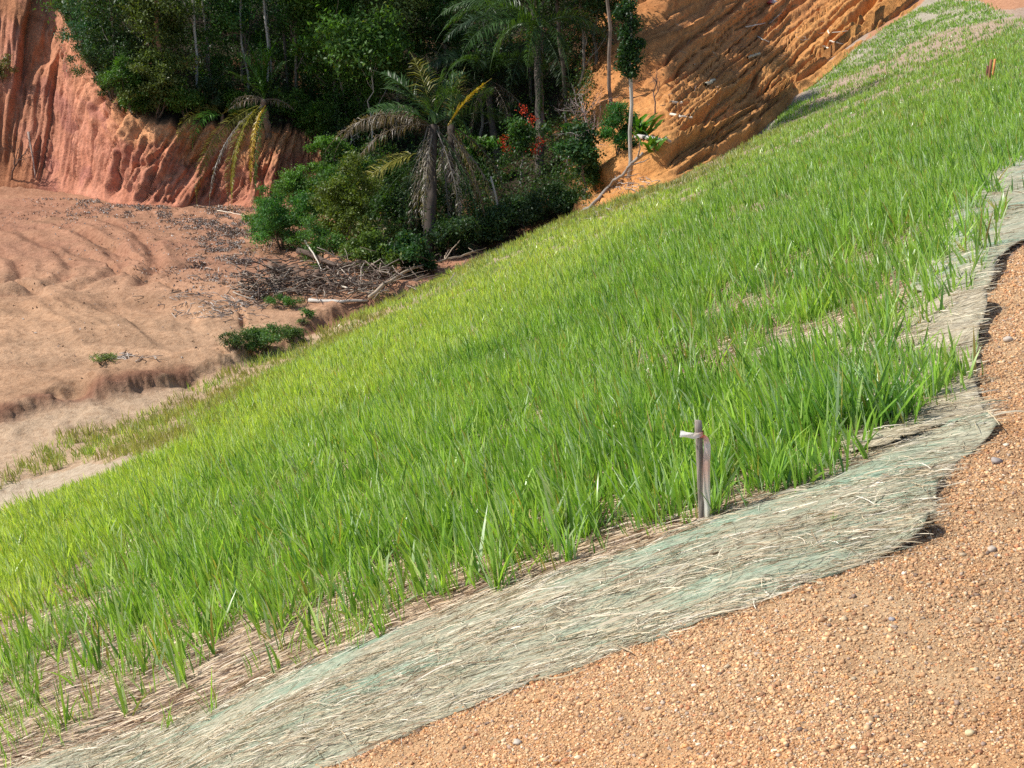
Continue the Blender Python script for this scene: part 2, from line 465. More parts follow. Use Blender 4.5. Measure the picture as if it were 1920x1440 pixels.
# ------------------------------------------------------------------ ground sheet: road shoulder, slope and valley floor
def build_ground():
    az = np.concatenate([np.linspace(-180, -38, 48)[:-1], np.linspace(-38, -27, 60)[:-1], np.linspace(-27, 27, 820)[:-1], np.linspace(27, 38, 60)[:-1], np.linspace(38, 180, 48)])
    rr = np.concatenate([[0.02, 0.4, 0.9], np.geomspace(1.3, 75, 900), np.geomspace(78, 600, 30)])
    A, Q = np.meshgrid(R(1) * az, rr)
    x = np.sin(A) * Q; y = np.cos(A) * Q
    z = H(x, y)
    n, k = x.shape
    xs, ys, zs = x.ravel(), y.ravel(), z.ravel()
    jx = xs + (fbm(xs * 6, ys * 6, 3, 70) - 0.5) * 0.12; jy = ys + (fbm(xs * 6, ys * 6, 3, 71) - 0.5) * 0.12
    c = np.zeros((len(xs), 3))
    s = slope_s(xs, ys)
    floor = sst(ZF + 0.75, ZF + 0.4, zs)[:, None]
    # slope: old straw blanket over red soil
    k1 = fbm(xs / 0.5, ys / 0.5, 3, 80)[:, None]
    c[:] = np.array([0.40, 0.31, 0.235]) * (1 - k1 * 0.5) + np.array([0.36, 0.23, 0.155]) * k1 * 0.5
    # valley floor: tan, pink and red earth
    k2 = fbm(xs / 6.0, ys / 2.2, 4, 90)[:, None]
    k3 = fbm(xs / 1.6, ys / 0.6, 4, 95)[:, None]
    fc = np.array([0.37, 0.20, 0.125]) * (1 - k2) + np.array([0.43, 0.26, 0.155]) * k2
    tan_ = sst(33, 25, ys + 0.35 * xs)[:, None]
    fc = fc * (1 - tan_) + (np.array([0.39, 0.24, 0.14]) * (1 - k2) + np.array([0.45, 0.305, 0.19]) * k2) * tan_
    k5 = fbm(xs / 9.0, ys / 0.5, 4, 97)[:, None]
    fc = fc * np.array([1.04, 0.97, 0.94]) * (0.8 + 0.4 * k3) * (0.82 + 0.36 * k5)
    far = sst(27, 36, ys + 0.25 * xs)[:, None] * sst(0.35, 0.6, k2 * 0.6 + k3 * 0.4)
    fc = fc * (1 - far * 0.75) + np.array([0.36, 0.175, 0.11]) * far * 0.75
    d, sd, _, _ = seg_dist(xs, ys, SCARP)
    d = d * sd
    red = (np.exp(-((d - 0.05) / 0.36) ** 2) * sst(0.28, 0.5, fbm(xs / 1.3, ys / 1.3, 3, 99)))[:, None]
    fc = fc * (1 - red) + np.array([0.20, 0.08, 0.045]) * red  # dark red scarp earth, with the shadow on its face painted in
    mr = (ys > 26) & (xs < -5) & (xs > -24) & (ys < 46)
    rt = np.zeros(len(xs))
    for q in RUTS: rt[mr] += np.exp(-(seg_dist(xs[mr], ys[mr], q)[0] / 0.28) ** 2)
    rt = np.clip(rt, 0, 1)[:, None] * sst(0.3, 0.6, k3)
    fc = fc * (1 - rt * 0.55) + np.array([0.26, 0.12, 0.07]) * rt * 0.55
    near = sst(0.4, -0.6, d)[:, None]
    fc = fc * (1 - near * 0.55) + np.array([0.52, 0.40, 0.27]) * near * 0.55
    c = c * (1 - floor) + fc * floor
    m = inside(jx, jy, Z_SAND)
    c[m] = np.array([0.47, 0.37, 0.26])
    m = inside(jx, jy, Z_TOPMAT)
    kk = fbm(xs * 1.2, ys * 0.5, 4, 101)[:, None]
    c[m] = (np.array([0.37, 0.33, 0.25]) * (0.75 + 0.5 * kk))[m]
    g = inside(jx, jy, Z_GRAVEL) | (s > 1.2)
    k4 = fbm(xs * 1.6, ys * 1.6, 3, 103)[:, None]
    gc = np.array([0.58, 0.345, 0.175]) * (1 - k4) + np.array([0.56, 0.385, 0.22]) * k4
    brown_band = (sst(1.0, 2.4, xs + (k4[:, 0] - 0.5) * 1.6) * sst(6.0, 3.6, ys))[:, None]  # browner, darker band on the right of the near gravel
    gc = gc * (1 - brown_band * 0.30) + np.array([0.40, 0.24, 0.14]) * brown_band * 0.30
    k6 = sst(0.58, 0.72, fbm(xs / 0.5, ys / 0.3, 3, 105))[:, None]
    gc = gc * (1 - k6 * 0.5) + np.array([0.62, 0.30, 0.12]) * k6 * 0.5
    c[g] = gc[g]
    m = (ys > 50) & (s > -3.2) | (ys > 52) & (s > -6)
    m2 = m & ~inside(jx, jy, Z_TOPMAT) & ~inside(jx, jy, Z_SPARSE)
    c[m2] = np.array([0.45, 0.23, 0.13])
    i = np.arange(n - 1)[:, None] * k; j = np.arange(k - 1)[None]
    f = np.stack([i + j, i + j + 1, i + k + j + 1, i + k + j], -1).reshape(-1, 4)[:, ::-1]
    me = mesh_np("ground", np.stack([xs, ys, zs], -1), f, c, M_SOIL, smooth=True)
    a2 = slice(60, n, 3); b2 = np.nonzero((np.abs(az) <= 30))[0][::3]
    gx, gy, gz = x[a2][:, b2], y[a2][:, b2], z[a2][:, b2]
    n2, k2_ = gx.shape
    i = np.arange(n2 - 1)[:, None] * k2_; j = np.arange(k2_ - 1)[None]
    f2 = np.stack([i + j, i + j + 1, i + k2_ + j + 1, i + k2_ + j], -1).reshape(-1, 4)
    bvh = BVHTree.FromPolygons(np.stack([gx.ravel(), gy.ravel(), gz.ravel()], -1).tolist(), f2.tolist())
    tag(obj("ground", me), "gravel shoulder, matted slope and bare orange valley floor", "ground", kind="structure")
    return bvh
GB = build_ground()

# ------------------------------------------------------------------ hillside: gullied cliff, forest bank and eroded orange slope
def lerp_cols(A, s):
    i = np.clip(np.floor(s).astype(int), 0, len(A) - 2); f = (s - i)[:, None]
    f = f * f * (3 - 2 * f) * 0.5 + f * 0.5
    return A[i] * (1 - f) + A[i + 1] * f

def build_hillside():
    nc = len(TOE)
    seg = np.linalg.norm(np.diff(TOE[:, :2], axis=0), axis=1)
    cum = np.concatenate([[0], np.cumsum(seg)])
    sl = np.arange(0, cum[-1], 0.055)
    sp = np.interp(sl, cum, np.arange(nc))
    us = np.interp(sp, np.arange(nc), [p[0] for p in toe_px])
    toe = lerp_cols(TOE, sp); top = lerp_cols(TOP, sp)
    # smooth the lines a little
    ker = np.hanning(63); ker /= ker.sum()
    for A in (toe, top):
        for k in range(3):
            A[:, k] = np.convolve(np.pad(A[:, k], 31, mode='edge'), ker, mode='valid')
    rows = []; tt = []
    below = toe.copy(); below[:, 2] -= 0.9; below[:, 1] -= 0.0
    face = np.linspace(0, 1, 62)
    bd = np.stack([top[:, 0] * 0.02, np.ones(len(sl))], -1); bd /= np.linalg.norm(bd, axis=1)[:, None]
    rows.append(below); tt.append(-0.3)
    hgt = (top - toe)
    cliffy = np.interp(us, [-520, 560, 620, 640, 2000], [1, 1, 0.4, 0, 0])
    orange = np.interp(us, [-520, 1010, 1170, 2000], [0, 0, 1, 1])  # orange starts late; the tree-shaded stretch before it takes the dark humus colour
    for t in face:
        # profile: steep lower face, rounded brink
        tz = np.where(cliffy > 0.5, np.sin(t * np.pi / 2) ** 0.9 * 0.25 + t * 0.75, t)
        th = t
        p = toe.copy()
        p[:, :2] += hgt[:, :2] * th
        p[:, 2] += hgt[:, 2] * tz
        rows.append(p); tt.append(t)
    rise = np.interp(us, [-520, 100, 250, 600, 900, 1100, 1300, 2000], [0.55, 0.50, 0.36, 0.36, 0.42, 0.45, 0.42, 0.3])
    for dd in np.concatenate([np.linspace(0.15, 12, 60), np.geomspace(12.6, 90, 26)]):
        p = top.copy()
        p[:, :2] += bd * dd
        p[:, 2] += rise * dd
        rows.append(p); tt.append(1 + dd / 10)
    V = np.stack(rows, 0); T = np.broadcast_to(np.array(tt)[:, None], V.shape[:2])
    nr, ncx = V.shape[:2]
    SL = np.broadcast_to(sl[None], (nr, ncx)); US = np.broadcast_to(us[None], (nr, ncx))
    up_len = np.concatenate([[0], np.cumsum(np.linalg.norm(np.diff(V, axis=0), axis=2).mean(1))])
    UP = np.broadcast_to(up_len[:, None], (nr, ncx)) - 0.9
    CL = cliffy[None] * np.ones((nr, 1)); OR = orange[None] * np.ones((nr, 1))
    # cliff flutes run down the face, fanning to the left further left
    lean = np.interp(us, [-300, 60, 220, 300, 600], [0.0, 0.10, 0.38, 0.26, 0.12])[None]
    a = SL - lean * UP + 0.30 * fbm(SL / 2.2, UP / 6.0, 2, 199)
    flute = -(ridged(a / 0.85, UP / 13.0, 1, 201) - 0.5) * 0.34 - (ridged(a / 0.33, UP / 6.0, 3, 207) - 0.5) * 0.44 + (fbm(a / 0.12, UP / 0.9, 4, 209) - 0.5) * 0.26
    flute = flute + (fbm(SL / 2.6, UP / 9.0, 2, 211) - 0.5) * 0.5 - sst(0.80, 0.95, ridged(a / 0.7, UP / 9.0, 1, 213)) * 0.22
    env = sst(-0.02, 0.12, T) * (1 - 0.65 * sst(0.75, 1.3, T)) * sst(2.2, 1.0, T)
    d1 = flute * env * CL
    # gullies on the orange slope run nearly along the crease
    b = UP - 0.22 * SL * sst(0.5, 4.0, UP) - 0.04 * SL + 1.8 * (fbm(SL / 7, UP / 5, 3, 221) - 0.5) + 0.9 * (fbm(SL / 2.2, UP / 1.6, 3, 222) - 0.5)
    big = -(ridged(b / 2.3, SL / 16, 1, 223) - 0.5) * 0.85 * sst(9.0, 3.0, UP) - (ridged(b / 0.95, SL / 16.0, 2, 225) - 0.5) * 0.36 - sst(0.78, 0.95, ridged(b / 1.1 + 0.3 * fbm(SL / 1.5, UP, 2, 228), SL / 14.0, 1, 235)) * 0.30
    fine = -(ridged(b / 0.40 + 0.6 * fbm(SL / 2.5, UP / 1.0, 2, 226), SL / 6.0, 3, 227) - 0.5) * 0.20 + (fbm(SL / 0.4, UP / 0.25, 4, 229) - 0.5) * 0.10
    lump = sst(0.55, 0.75, fbm(SL / 2.6, UP / 0.8, 4, 231)) * 0.10
    d2 = (big + fine + lump) * sst(0.0, 0.10, T) * OR * sst(6, 2, T)
    d3 = (fbm(SL / 1.4, UP / 1.4, 4, 241) - 0.5) * 0.7 * (1 - CL) * (1 - OR) * sst(0, 0.1, T)
    # displacement direction: outward = towards the valley, tilted up
    gx = np.gradient(V, axis=1); gy = np.gradient(V, axis=0)
    N = np.cross(gx, gy); N /= np.linalg.norm(N, axis=2)[:, :, None] + 1e-9
    N = np.where((N[:, :, 2:3] < 0), -N, N)
    for k in range(3):   # smooth normals along the strip
        A = N[:, :, k]
        kk = np.hanning(25); kk /= kk.sum()
        N[:, :, k] = np.apply_along_axis(lambda r: np.convolve(np.pad(r, 12, mode='edge'), kk, mode='valid'), 1, A)
    V = V + N * (d1 + d2 + d3)[:, :, None]
    # colours
    x, y, z = V[..., 0], V[..., 1], V[..., 2]
    hi = np.clip(T, 0, 1)[..., None]
    kn = fbm(a / 1.1, UP / 1.8, 4, 251)[..., None]
    kf = fbm(a / 0.3, UP / 1.6, 3, 253)[..., None]
    redc = np.array([0.47, 0.175, 0.095]); pink = np.array([0.50, 0.225, 0.145]); och = np.array([0.64, 0.31, 0.145]); mauve = np.array([0.33, 0.13, 0.105])
    wl = np.interp(US, [-300, 200, 300], [1, 1, 0])[..., None]
    mixv = sst(0.42, 0.78, hi + (kn - 0.5) * 0.7) * (1 - wl * 0.75)
    base = redc * (1 - kn) + pink * kn
    base = base * (1 - wl) + (pink * 1.05 * (1 - kn * 0.5) + redc * kn * 0.5) * wl
    cc = base * (1 - mixv) + och * mixv
    mv = sst(0.58, 0.75, fbm(SL / 1.2, UP / 1.2, 3, 257)[..., None]) * (0.2 + 0.4 * wl)
    cc = cc * (1 - mv) + mauve * mv
    darkleft = np.interp(US, [-300, 40, 80, 120], [1, 1, 0.4, 0])[..., None] * sst(0.3, 0.6, kn + 0.1)
    cc = cc * (1 - darkleft * 0.6) + np.array([0.30, 0.13, 0.05]) * darkleft * 0.6  # darker ochre at far left, with the shade of that face painted in
    cc = cc * (0.82 + 0.36 * kf)
    ko = fbm(SL / 2.5, UP / 1.4, 4, 261)[..., None]
    kr = fbm(SL / 0.6, UP / 0.4, 4, 263)[..., None]
    oc = np.array([0.60, 0.295, 0.095]) * (1 - ko) + np.array([0.50, 0.225, 0.08]) * ko
    oc = oc * (0.78 + 0.44 * kr)
    redhi = sst(0.5, 1.2, T)[..., None] * 0.45
    oc = oc * (1 - redhi) + np.array([0.47, 0.185, 0.075]) * redhi
    humus_shade = np.array([0.035, 0.026, 0.016]) * (0.7 + 0.8 * kr) + np.array([0.16, 0.07, 0.03]) * sst(0.62, 0.75, ko)  # forest humus; beside the orange slope it also paints in tree shade
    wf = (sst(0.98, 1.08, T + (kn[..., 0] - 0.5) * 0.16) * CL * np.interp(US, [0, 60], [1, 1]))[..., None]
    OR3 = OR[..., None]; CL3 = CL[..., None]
    c = cc * CL3 + humus_shade * (1 - CL3)
    c = c * (1 - wf) + humus_shade * wf
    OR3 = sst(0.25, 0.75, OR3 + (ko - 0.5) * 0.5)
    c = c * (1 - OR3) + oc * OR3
    i = np.arange(nr - 1)[:, None] * ncx; j = np.arange(ncx - 1)[None]
    f = np.stack([i + j, i + j + 1, i + ncx + j + 1, i + ncx + j], -1).reshape(-1, 4)
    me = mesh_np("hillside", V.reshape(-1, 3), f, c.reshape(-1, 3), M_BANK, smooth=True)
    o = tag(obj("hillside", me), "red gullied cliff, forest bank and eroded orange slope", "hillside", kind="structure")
    return o, V, US, T
hillside, HV, HU, HT = build_hillside()
_me = hillside.data
HB = BVHTree.FromPolygons([v.co[:] for v in _me.vertices], [p.vertices[:] for p in _me.polygons])

def hb(u, v):
    """the hillside point seen at a pixel of the photograph"""
    r = Vector(rays(u, v)).normalized()
    loc, nrm, idx, d = HB.ray_cast(Vector((0, 0, 0)), r)
    if loc is None: return Vector(P(u, v, 50.0))
    return loc

def gd(x, y):
    """ground height under a point, whichever sheet is uppermost"""
    loc, nrm, idx, d = HB.ray_cast(Vector((x, y, 60)), Vector((0, 0, -1)))
    h = float(H(x, y))
    return max(h, loc.z) if loc is not None else h

def gp(u, v):
    q = hb(u, v)
    loc, nrm, idx, d = GB.ray_cast(Vector((0, 0, 0)), Vector(rays(u, v)).normalized())
    return loc if loc is not None and loc.length < q.length else q

# ------------------------------------------------------------------ gravel grains on the shoulder
def ico(level=0):
    import bmesh
    bm = bmesh.new(); bmesh.ops.create_icosphere(bm, subdivisions=1 + level, radius=1.0)
    v = np.array([x.co[:] for x in bm.verts]); f = np.array([[a.index for a in q.verts] for q in bm.faces]); bm.free()
    return v, f
IV, IF = ico(0)
IV2, IF2 = ico(1)

def rand_rot(n):
    q = RNG.normal(size=(n, 4)); q /= np.linalg.norm(q, axis=1)[:, None]
    w_, x, y, z = q.T
    return np.stack([np.stack([1 - 2 * (y * y + z * z), 2 * (x * y - z * w_), 2 * (x * z + y * w_)], -1),
                     np.stack([2 * (x * y + z * w_), 1 - 2 * (x * x + z * z), 2 * (y * z - x * w_)], -1),
                     np.stack([2 * (x * z - y * w_), 2 * (y * z + x * w_), 1 - 2 * (x * x + y * y)], -1)], 1)

def scatter_wedge(n, r0, r1, a0, a1, p=1.0):
    """points spread over the ground between two distances, denser near by"""
    u = RNG.random(n)
    r = (r0 ** (2 - p) + u * (r1 ** (2 - p) - r0 ** (2 - p))) ** (1 / (2 - p)) if p != 2 else r0 * (r1 / r0) ** u
    a = R(1) * (a0 + RNG.random(n) * (a1 - a0))
    return r * np.sin(a), r * np.cos(a)

def stones(x, y, r, cols, sink=0.45, jit=0.42):
    n = len(x)
    z = H(x, y) + r * (1 - sink) * 0.55
    base = IV[None] * (1 + jit * (RNG.random((n, len(IV), 1)) - 0.5) * 2)
    sc = np.stack([0.75 + 0.6 * RNG.random(n), 0.75 + 0.4 * RNG.random(n), 0.6 + 0.35 * RNG.random(n)], -1)
    v = np.einsum('nij,nkj->nki', rand_rot(n), base) * (r[:, None] * sc)[:, None, :]
    v = v + np.stack([x, y, z], -1)[:, None, :]
    f = IF[None] + (np.arange(n) * len(IV))[:, None, None]
    return v.reshape(-1, 3), f.reshape(-1, 3), np.repeat(cols, len(IV), 0)

def pebble_cols(n):
    pal = np.array([[0.50, 0.31, 0.155], [0.54, 0.36, 0.19], [0.44, 0.26, 0.13], [0.58, 0.46, 0.29], [0.34, 0.19, 0.10], [0.42, 0.33, 0.24], [0.52, 0.27, 0.11], [0.68, 0.60, 0.44], [0.25, 0.18, 0.13], [0.42, 0.19, 0.09]])
    pr = np.array([.26, .22, .18, .06, .10, .04, .09, .006, .03, .03])
    return pal[RNG.choice(len(pal), n, p=pr / pr.sum())] * np.array([1.14, 1.10, 1.12]) * (0.66 + 0.75 * RNG.random((n, 1)))

def build_gravel():
    n = 560000
    x, y = scatter_wedge(n, 2.0, 15.0, -16, 27, 1.75)
    m = inside(x, y, Z_GRAVEL) | ((slope_s(x, y) > 0.1) & (y > 5))
    # grains cluster in patches with bare fines between them
    m &= RNG.random(n) < 0.48 + 0.9 * sst(0.35, 0.62, fbm(x / 0.35, y / 0.35, 3, 301))
    x, y = x[m], y[m]
    # grains rolled onto the lip of the mat
    w = np.array(hit(*np.array(dense_poly(gravel_edge_px[:7], 8)[:-60] if False else [(u_, v_) for u_, v_ in zip(np.linspace(560, 1640, 500), np.interp(np.linspace(560, 1640, 500), [p_[0] for p_ in gravel_edge_px[:6]], [p_[1] for p_ in gravel_edge_px[:6]]))]).T))
    k_ = RNG.integers(0, len(w), 5200)
    x = np.concatenate([x, w[k_, 0] + RNG.normal(0, 0.012, 5200)]); y = np.concatenate([y, w[k_, 1] + RNG.normal(0, 0.022, 5200)])
    q = np.hypot(x, y)
    r = np.exp(RNG.normal(math.log(0.0021), 0.46, len(x))) * (0.65 + q * 0.17)
    r = np.clip(r, 0.0011, 0.0095)
    pc = pebble_cols(len(x)) * (1 - 0.22 * sst(1.0, 2.4, x + (fbm(x * 1.6, y * 1.6, 3, 103) - 0.5) * 1.6) * sst(6.0, 3.6, y))[:, None]
    V, Fc, C = stones(x, y, r, pc)
    me = mesh_np("gravel", V, Fc, C, M_PEB)
    tag(obj("gravel", me), "loose orange and buff gravel grains on the shoulder", "gravel", kind="stuff")
    print("gravel", len(x))
build_gravel()

# single larger stones lying on the gravel
stone_px = [(1832, 1168, 0.013, (0.45, 0.30, 0.18), "brown lump of rock casting a shadow on the gravel at the right"),
            (1583, 1163, 0.010, (0.68, 0.50, 0.30), "pale buff stone lying alone on the open gravel"),
            (1860, 1033, 0.013, (0.56, 0.46, 0.36), "pale grey stone on gravel right of the mat corner"),
            (1870, 1045, 0.009, (0.30, 0.22, 0.18), "dark stone beside the pale one near the mat corner"),
            (1818, 1377, 0.010, (0.72, 0.58, 0.34), "smooth cream pebble low in the right gravel"),
            (1672, 1163, 0.008, (0.40, 0.36, 0.36), "bluish grey chip of stone on the gravel"),
            (1008, 1272, 0.011, (0.56, 0.28, 0.13), "rusty orange clod just below the mat edge"),
            (1890, 640, 0.020, (0.62, 0.52, 0.42), "pale stone on the gravel beside the brown mat end"),
            (1868, 868, 0.017, (0.42, 0.36, 0.32), "grey stone on gravel next to the torn mat end"),
            (970, 1395, 0.011, (0.60, 0.52, 0.42), "light flat stone near the bottom of the gravel")]
for u, v, r, c, lb in stone_px:
    p = hit(u, v)[0]
    vv = IV2 * (1 + 0.22 * (RNG.random((len(IV2), 1)) - 0.5) * 2) * np.array([1.25, 1.0, 0.75]) * r * 1.0
    me = mesh_np("stone", vv, IF2, np.broadcast_to(np.array(c) * 0.82, (len(vv), 3)), M_PEB)
    o = obj("stone", me, loc=(p[0], p[1], p[2] + r * 0.45), rot=(0.2, 0.1, random.random() * 6))
    tag(o, lb, "stone", "larger stones on the gravel")

# ------------------------------------------------------------------ erosion blankets
def sheet(poly, res, rot):
    a = np.array(poly); c0 = a.mean(0); ca, sa = math.cos(rot), math.sin(rot)
    Rm = np.array([[ca, sa], [-sa, ca]])
    b = (a - c0) @ Rm.T
    lo, hi = b.min(0) - res, b.max(0) + res
    gx = np.arange(lo[0], hi[0], res); gy = np.arange(lo[1], hi[1], res)
    X, Y = np.meshgrid(gx, gy)
    ins = inside(X.ravel(), Y.ravel(), [tuple(p) for p in b]).reshape(X.shape)
    cell = ins[:-1, :-1] | ins[1:, :-1] | ins[:-1, 1:] | ins[1:, 1:]
    d, sd, bx, by = seg_dist(X.ravel(), Y.ravel(), [tuple(p) for p in b], True)
    d = d.reshape(X.shape); bx = bx.reshape(X.shape); by = by.reshape(X.shape)
    PX = np.where(ins, X, bx); PY = np.where(ins, Y, by); D = np.where(ins, d, 0)
    n, k = X.shape
    i, j = np.nonzero(cell)
    f = np.stack([i * k + j, i * k + j + 1, (i + 1) * k + j + 1, (i + 1) * k + j], -1)
    used = np.unique(f); mp = np.full(n * k, -1); mp[used] = np.arange(len(used))
    q = np.stack([PX.ravel()[used], PY.ravel()[used]], -1) @ Rm + c0
    return q[:, 0], q[:, 1], D.ravel()[used], mp[f]

def dense_poly(px, step=18):
    out = []
    for i in range(len(px)):
        a = np.array(px[i], float); b = np.array(px[(i + 1) % len(px)], float)
        k = max(1, int(np.linalg.norm(b - a) / step))
        for t in range(k): out.append(tuple(a + (b - a) * t / k))
    return out

MATS = []
def blanket(name, px, label, mat, lift, edge, res=0.022, jag=0.03, seed=0, curl=None, off=0.0):
    w = np.array(wpoly(dense_poly(px)))
    t = np.arange(len(w))
    w[:, 0] += (fbm(t / 2.1, t * 0 + 3, 3, 400 + seed) - 0.5) * jag * 2
    w[:, 1] += (fbm(t / 2.1, t * 0 + 9, 3, 410 + seed) - 0.5) * jag * 2
    x, y, d, f = sheet([tuple(p) for p in w], res, R(-4))
    ca, sa = math.cos(R(-6)), math.sin(R(-6))
    al = x * ca + y * sa; ac = -x * sa + y * ca
    rip = (ridged(al / 0.7, ac / 0.09, 3, 420 + seed) - 0.5) * 0.022 + (fbm(al / 0.5, ac / 0.16, 4, 430 + seed) - 0.5) * 0.05
    fray = (fbm(x / 0.12, y / 0.12, 3, 440 + seed)) * edge * np.exp(-d / 0.09)
    z = H(x, y) + lift + off + np.maximum(rip + 0.012, 0.003) * sst(0, 0.16, d) + 0.002 + fray * sst(0, 0.02, d + 0.012)
    if curl is not None:
        for (cu, cv, rad, h) in curl:
            c = hit(cu, cv)[0]
            z += h * np.exp(-((x - c[0]) ** 2 + (y - c[1]) ** 2) / rad ** 2)
    me = mesh_np(name, np.stack([x, y, z], -1), f, None, mat, smooth=True)
    o = tag(obj(name, me), label, "erosion mat", "straw erosion mats laid on the slope")
    so = o.modifiers.new("thick", 'SOLIDIFY'); so.thickness = 0.004; so.offset = -1
    MATS.append((o, [tuple(p) for p in w], lift, x, y, z))
    return o

brown = blanket("erosion_mat", [(1380, 660), (1480, 650), (1570, 620), (1660, 590), (1740, 555), (1845, 575), (1838, 640), (1822, 700), (1850, 790), (1600, 860), (1440, 760)],
                "brown straw mat end curling onto the gravel behind the tall tufts", M_MAT_BROWN, 0.018, 0.05, seed=2, curl=[(1800, 590, 0.28, 0.09), (1835, 640, 0.12, 0.04)])
far = blanket("erosion_mat", [(1700, 560), (1760, 470), (1780, 400), (1840, 330), (1920, 290), (2100, 210), (2300, 240), (2100, 360), (1920, 458), (1888, 480), (1866, 505), (1852, 548), (1800, 560)],
              "pale green netted mat beside the upper right grass edge", M_MAT_GREEN, 0.020, 0.05, res=0.035, seed=3, curl=[(1800, 520, 0.3, 0.06)])
green = blanket("erosion_mat", [(-120, 1475), (60, 1428), (180, 1392), (300, 1362), (420, 1318), (520, 1272), (660, 1215), (800, 1160), (900, 1120), (1000, 1090), (1130, 1050), (1250, 1010), (1330, 980), (1400, 950), (1500, 900), (1580, 860),
                                (1640, 828), (1740, 785), (1820, 760), (1850, 766), (1860, 812), (1800, 864), (1762, 900), (1748, 950), (1738, 1008), (1660, 1044), (1590, 1068), (1400, 1138), (1150, 1224), (900, 1322), (610, 1442), (300, 1560)],
                "long green netted straw mat running along the foot of the stake", M_MAT_GREEN, 0.003, 0.006, seed=1,
                curl=[(1690, 1024, 0.07, 0.020), (1736, 1004, 0.07, 0.075), (1858, 800, 0.14, 0.040), (1755, 915, 0.09, 0.030)])

def straw(name, label, x, y, z, L, wd, az, cols, parent=None):
    n = len(x); seg = 4
    bend = RNG.normal(0, 0.35, n); arch = RNG.random(n) ** 3 * 0.09
    tt = np.linspace(-0.5, 0.5, seg + 1)
    a = az[:, None] + bend[:, None] * tt[None] * 2
    dx = np.cos(a) * (L / seg)[:, None]; dy = np.sin(a) * (L / seg)[:, None]
    px = x[:, None] + np.cumsum(dx, 1) - dx.sum(1)[:, None] / 2
    py = y[:, None] + np.cumsum(dy, 1) - dy.sum(1)[:, None] / 2
    z0 = H(x, y)
    pz = z[:, None] + (H(px.ravel(), py.ravel()).reshape(px.shape) - z0[:, None]) + arch[:, None] * L[:, None] * (1 - (2 * tt[None]) ** 2) + RNG.normal(0, 0.06, n)[:, None] * tt[None] * L[:, None]
    c = np.stack([px, py, pz], -1)
    sd = np.stack([-np.sin(a), np.cos(a), np.zeros_like(a)], -1) * (wd * 0.5)[:, None, None]
    sd[..., 2] += (RNG.normal(0, 0.5, n) * wd)[:, None]
    pr = np.array([0.6, 1, 1, 1, 0.4])[None, :, None]
    v = np.stack([c - sd * pr, c + sd * pr], 2).reshape(-1, 3)
    base = (np.arange(n) * 2 * (seg + 1))[:, None, None]
    q = np.array([[2 * k, 2 * k + 1, 2 * k + 3, 2 * k + 2] for k in range(seg)])[None]
    me = mesh_np(name, v, (base + q).reshape(-1, 4), np.repeat(cols, 2 * (seg + 1), 0), M_STRAW)
    o = obj(name, me, parent)
    if parent is None: tag(o, label, "straw", kind="stuff")
    else: o["kind"] = "stuff"
    return o

def straw_cols(n, pale=0.5):
    pal = np.array([[0.68, 0.59, 0.43], [0.56, 0.46, 0.30], [0.42, 0.32, 0.20], [0.22, 0.16, 0.10], [0.30, 0.32, 0.22], [0.78, 0.71, 0.57]])
    pr = np.array([.25, .25, .2, .13, .09, .08])
    return pal[RNG.choice(6, n, p=pr / pr.sum())] * (0.8 + 0.35 * RNG.random((n, 1)))

for (o, w, lift, mx, my, mz), cnt in zip(MATS, (7000, 6000, 19000)):
    idx = RNG.choice(len(mx), cnt, p=(lambda q: q / q.sum())(1 / np.hypot(mx, my) ** 1.2 * (0.35 + sst(0.35, 0.65, fbm(mx / 0.8, my / 0.12, 3, 470)))))
    x = mx[idx] + RNG.normal(0, 0.012, cnt); y = my[idx] + RNG.normal(0, 0.012, cnt)
    q = np.hypot(x, y)
    L = 0.02 + 0.15 * RNG.random(cnt) ** 2.6
    wd = 0.0008 + 0.0012 * RNG.random(cnt) ** 2 * (1 + q * 0.12)
    stray = RNG.random(cnt) < 0.30
    az = R(-3) + RNG.normal(0, 0.24, cnt) + np.where(stray, RNG.normal(0, 1.0, cnt), 0)
    straw("straw", "", x, y, mz[idx] + 0.004 + 0.008 * RNG.random(cnt), L, wd, az, straw_cols(cnt), o)

# loose straw between the sparse plants, lying on the older mat of the slope
n = 90000
x, y = scatter_wedge(n, 3.6, 16, -27, 27, 1.9)
m = inside(x, y, Z_LITTER) | inside(x, y, Z_SPARSE)
x, y = x[m], y[m]; n = len(x); q = np.hypot(x, y)
straw("straw_litter", "flattened brown straw covering the slope between the grass plants", x, y, H(x, y) + 0.004 + 0.012 * RNG.random(n), 0.05 + 0.16 * RNG.random(n) ** 2, (0.0011 + 0.0013 * RNG.random(n)) * (1 + q * 0.1),
      R(-6) + RNG.normal(0, 0.28, n), straw_cols(n) * np.array([0.95, 0.85, 0.80]))

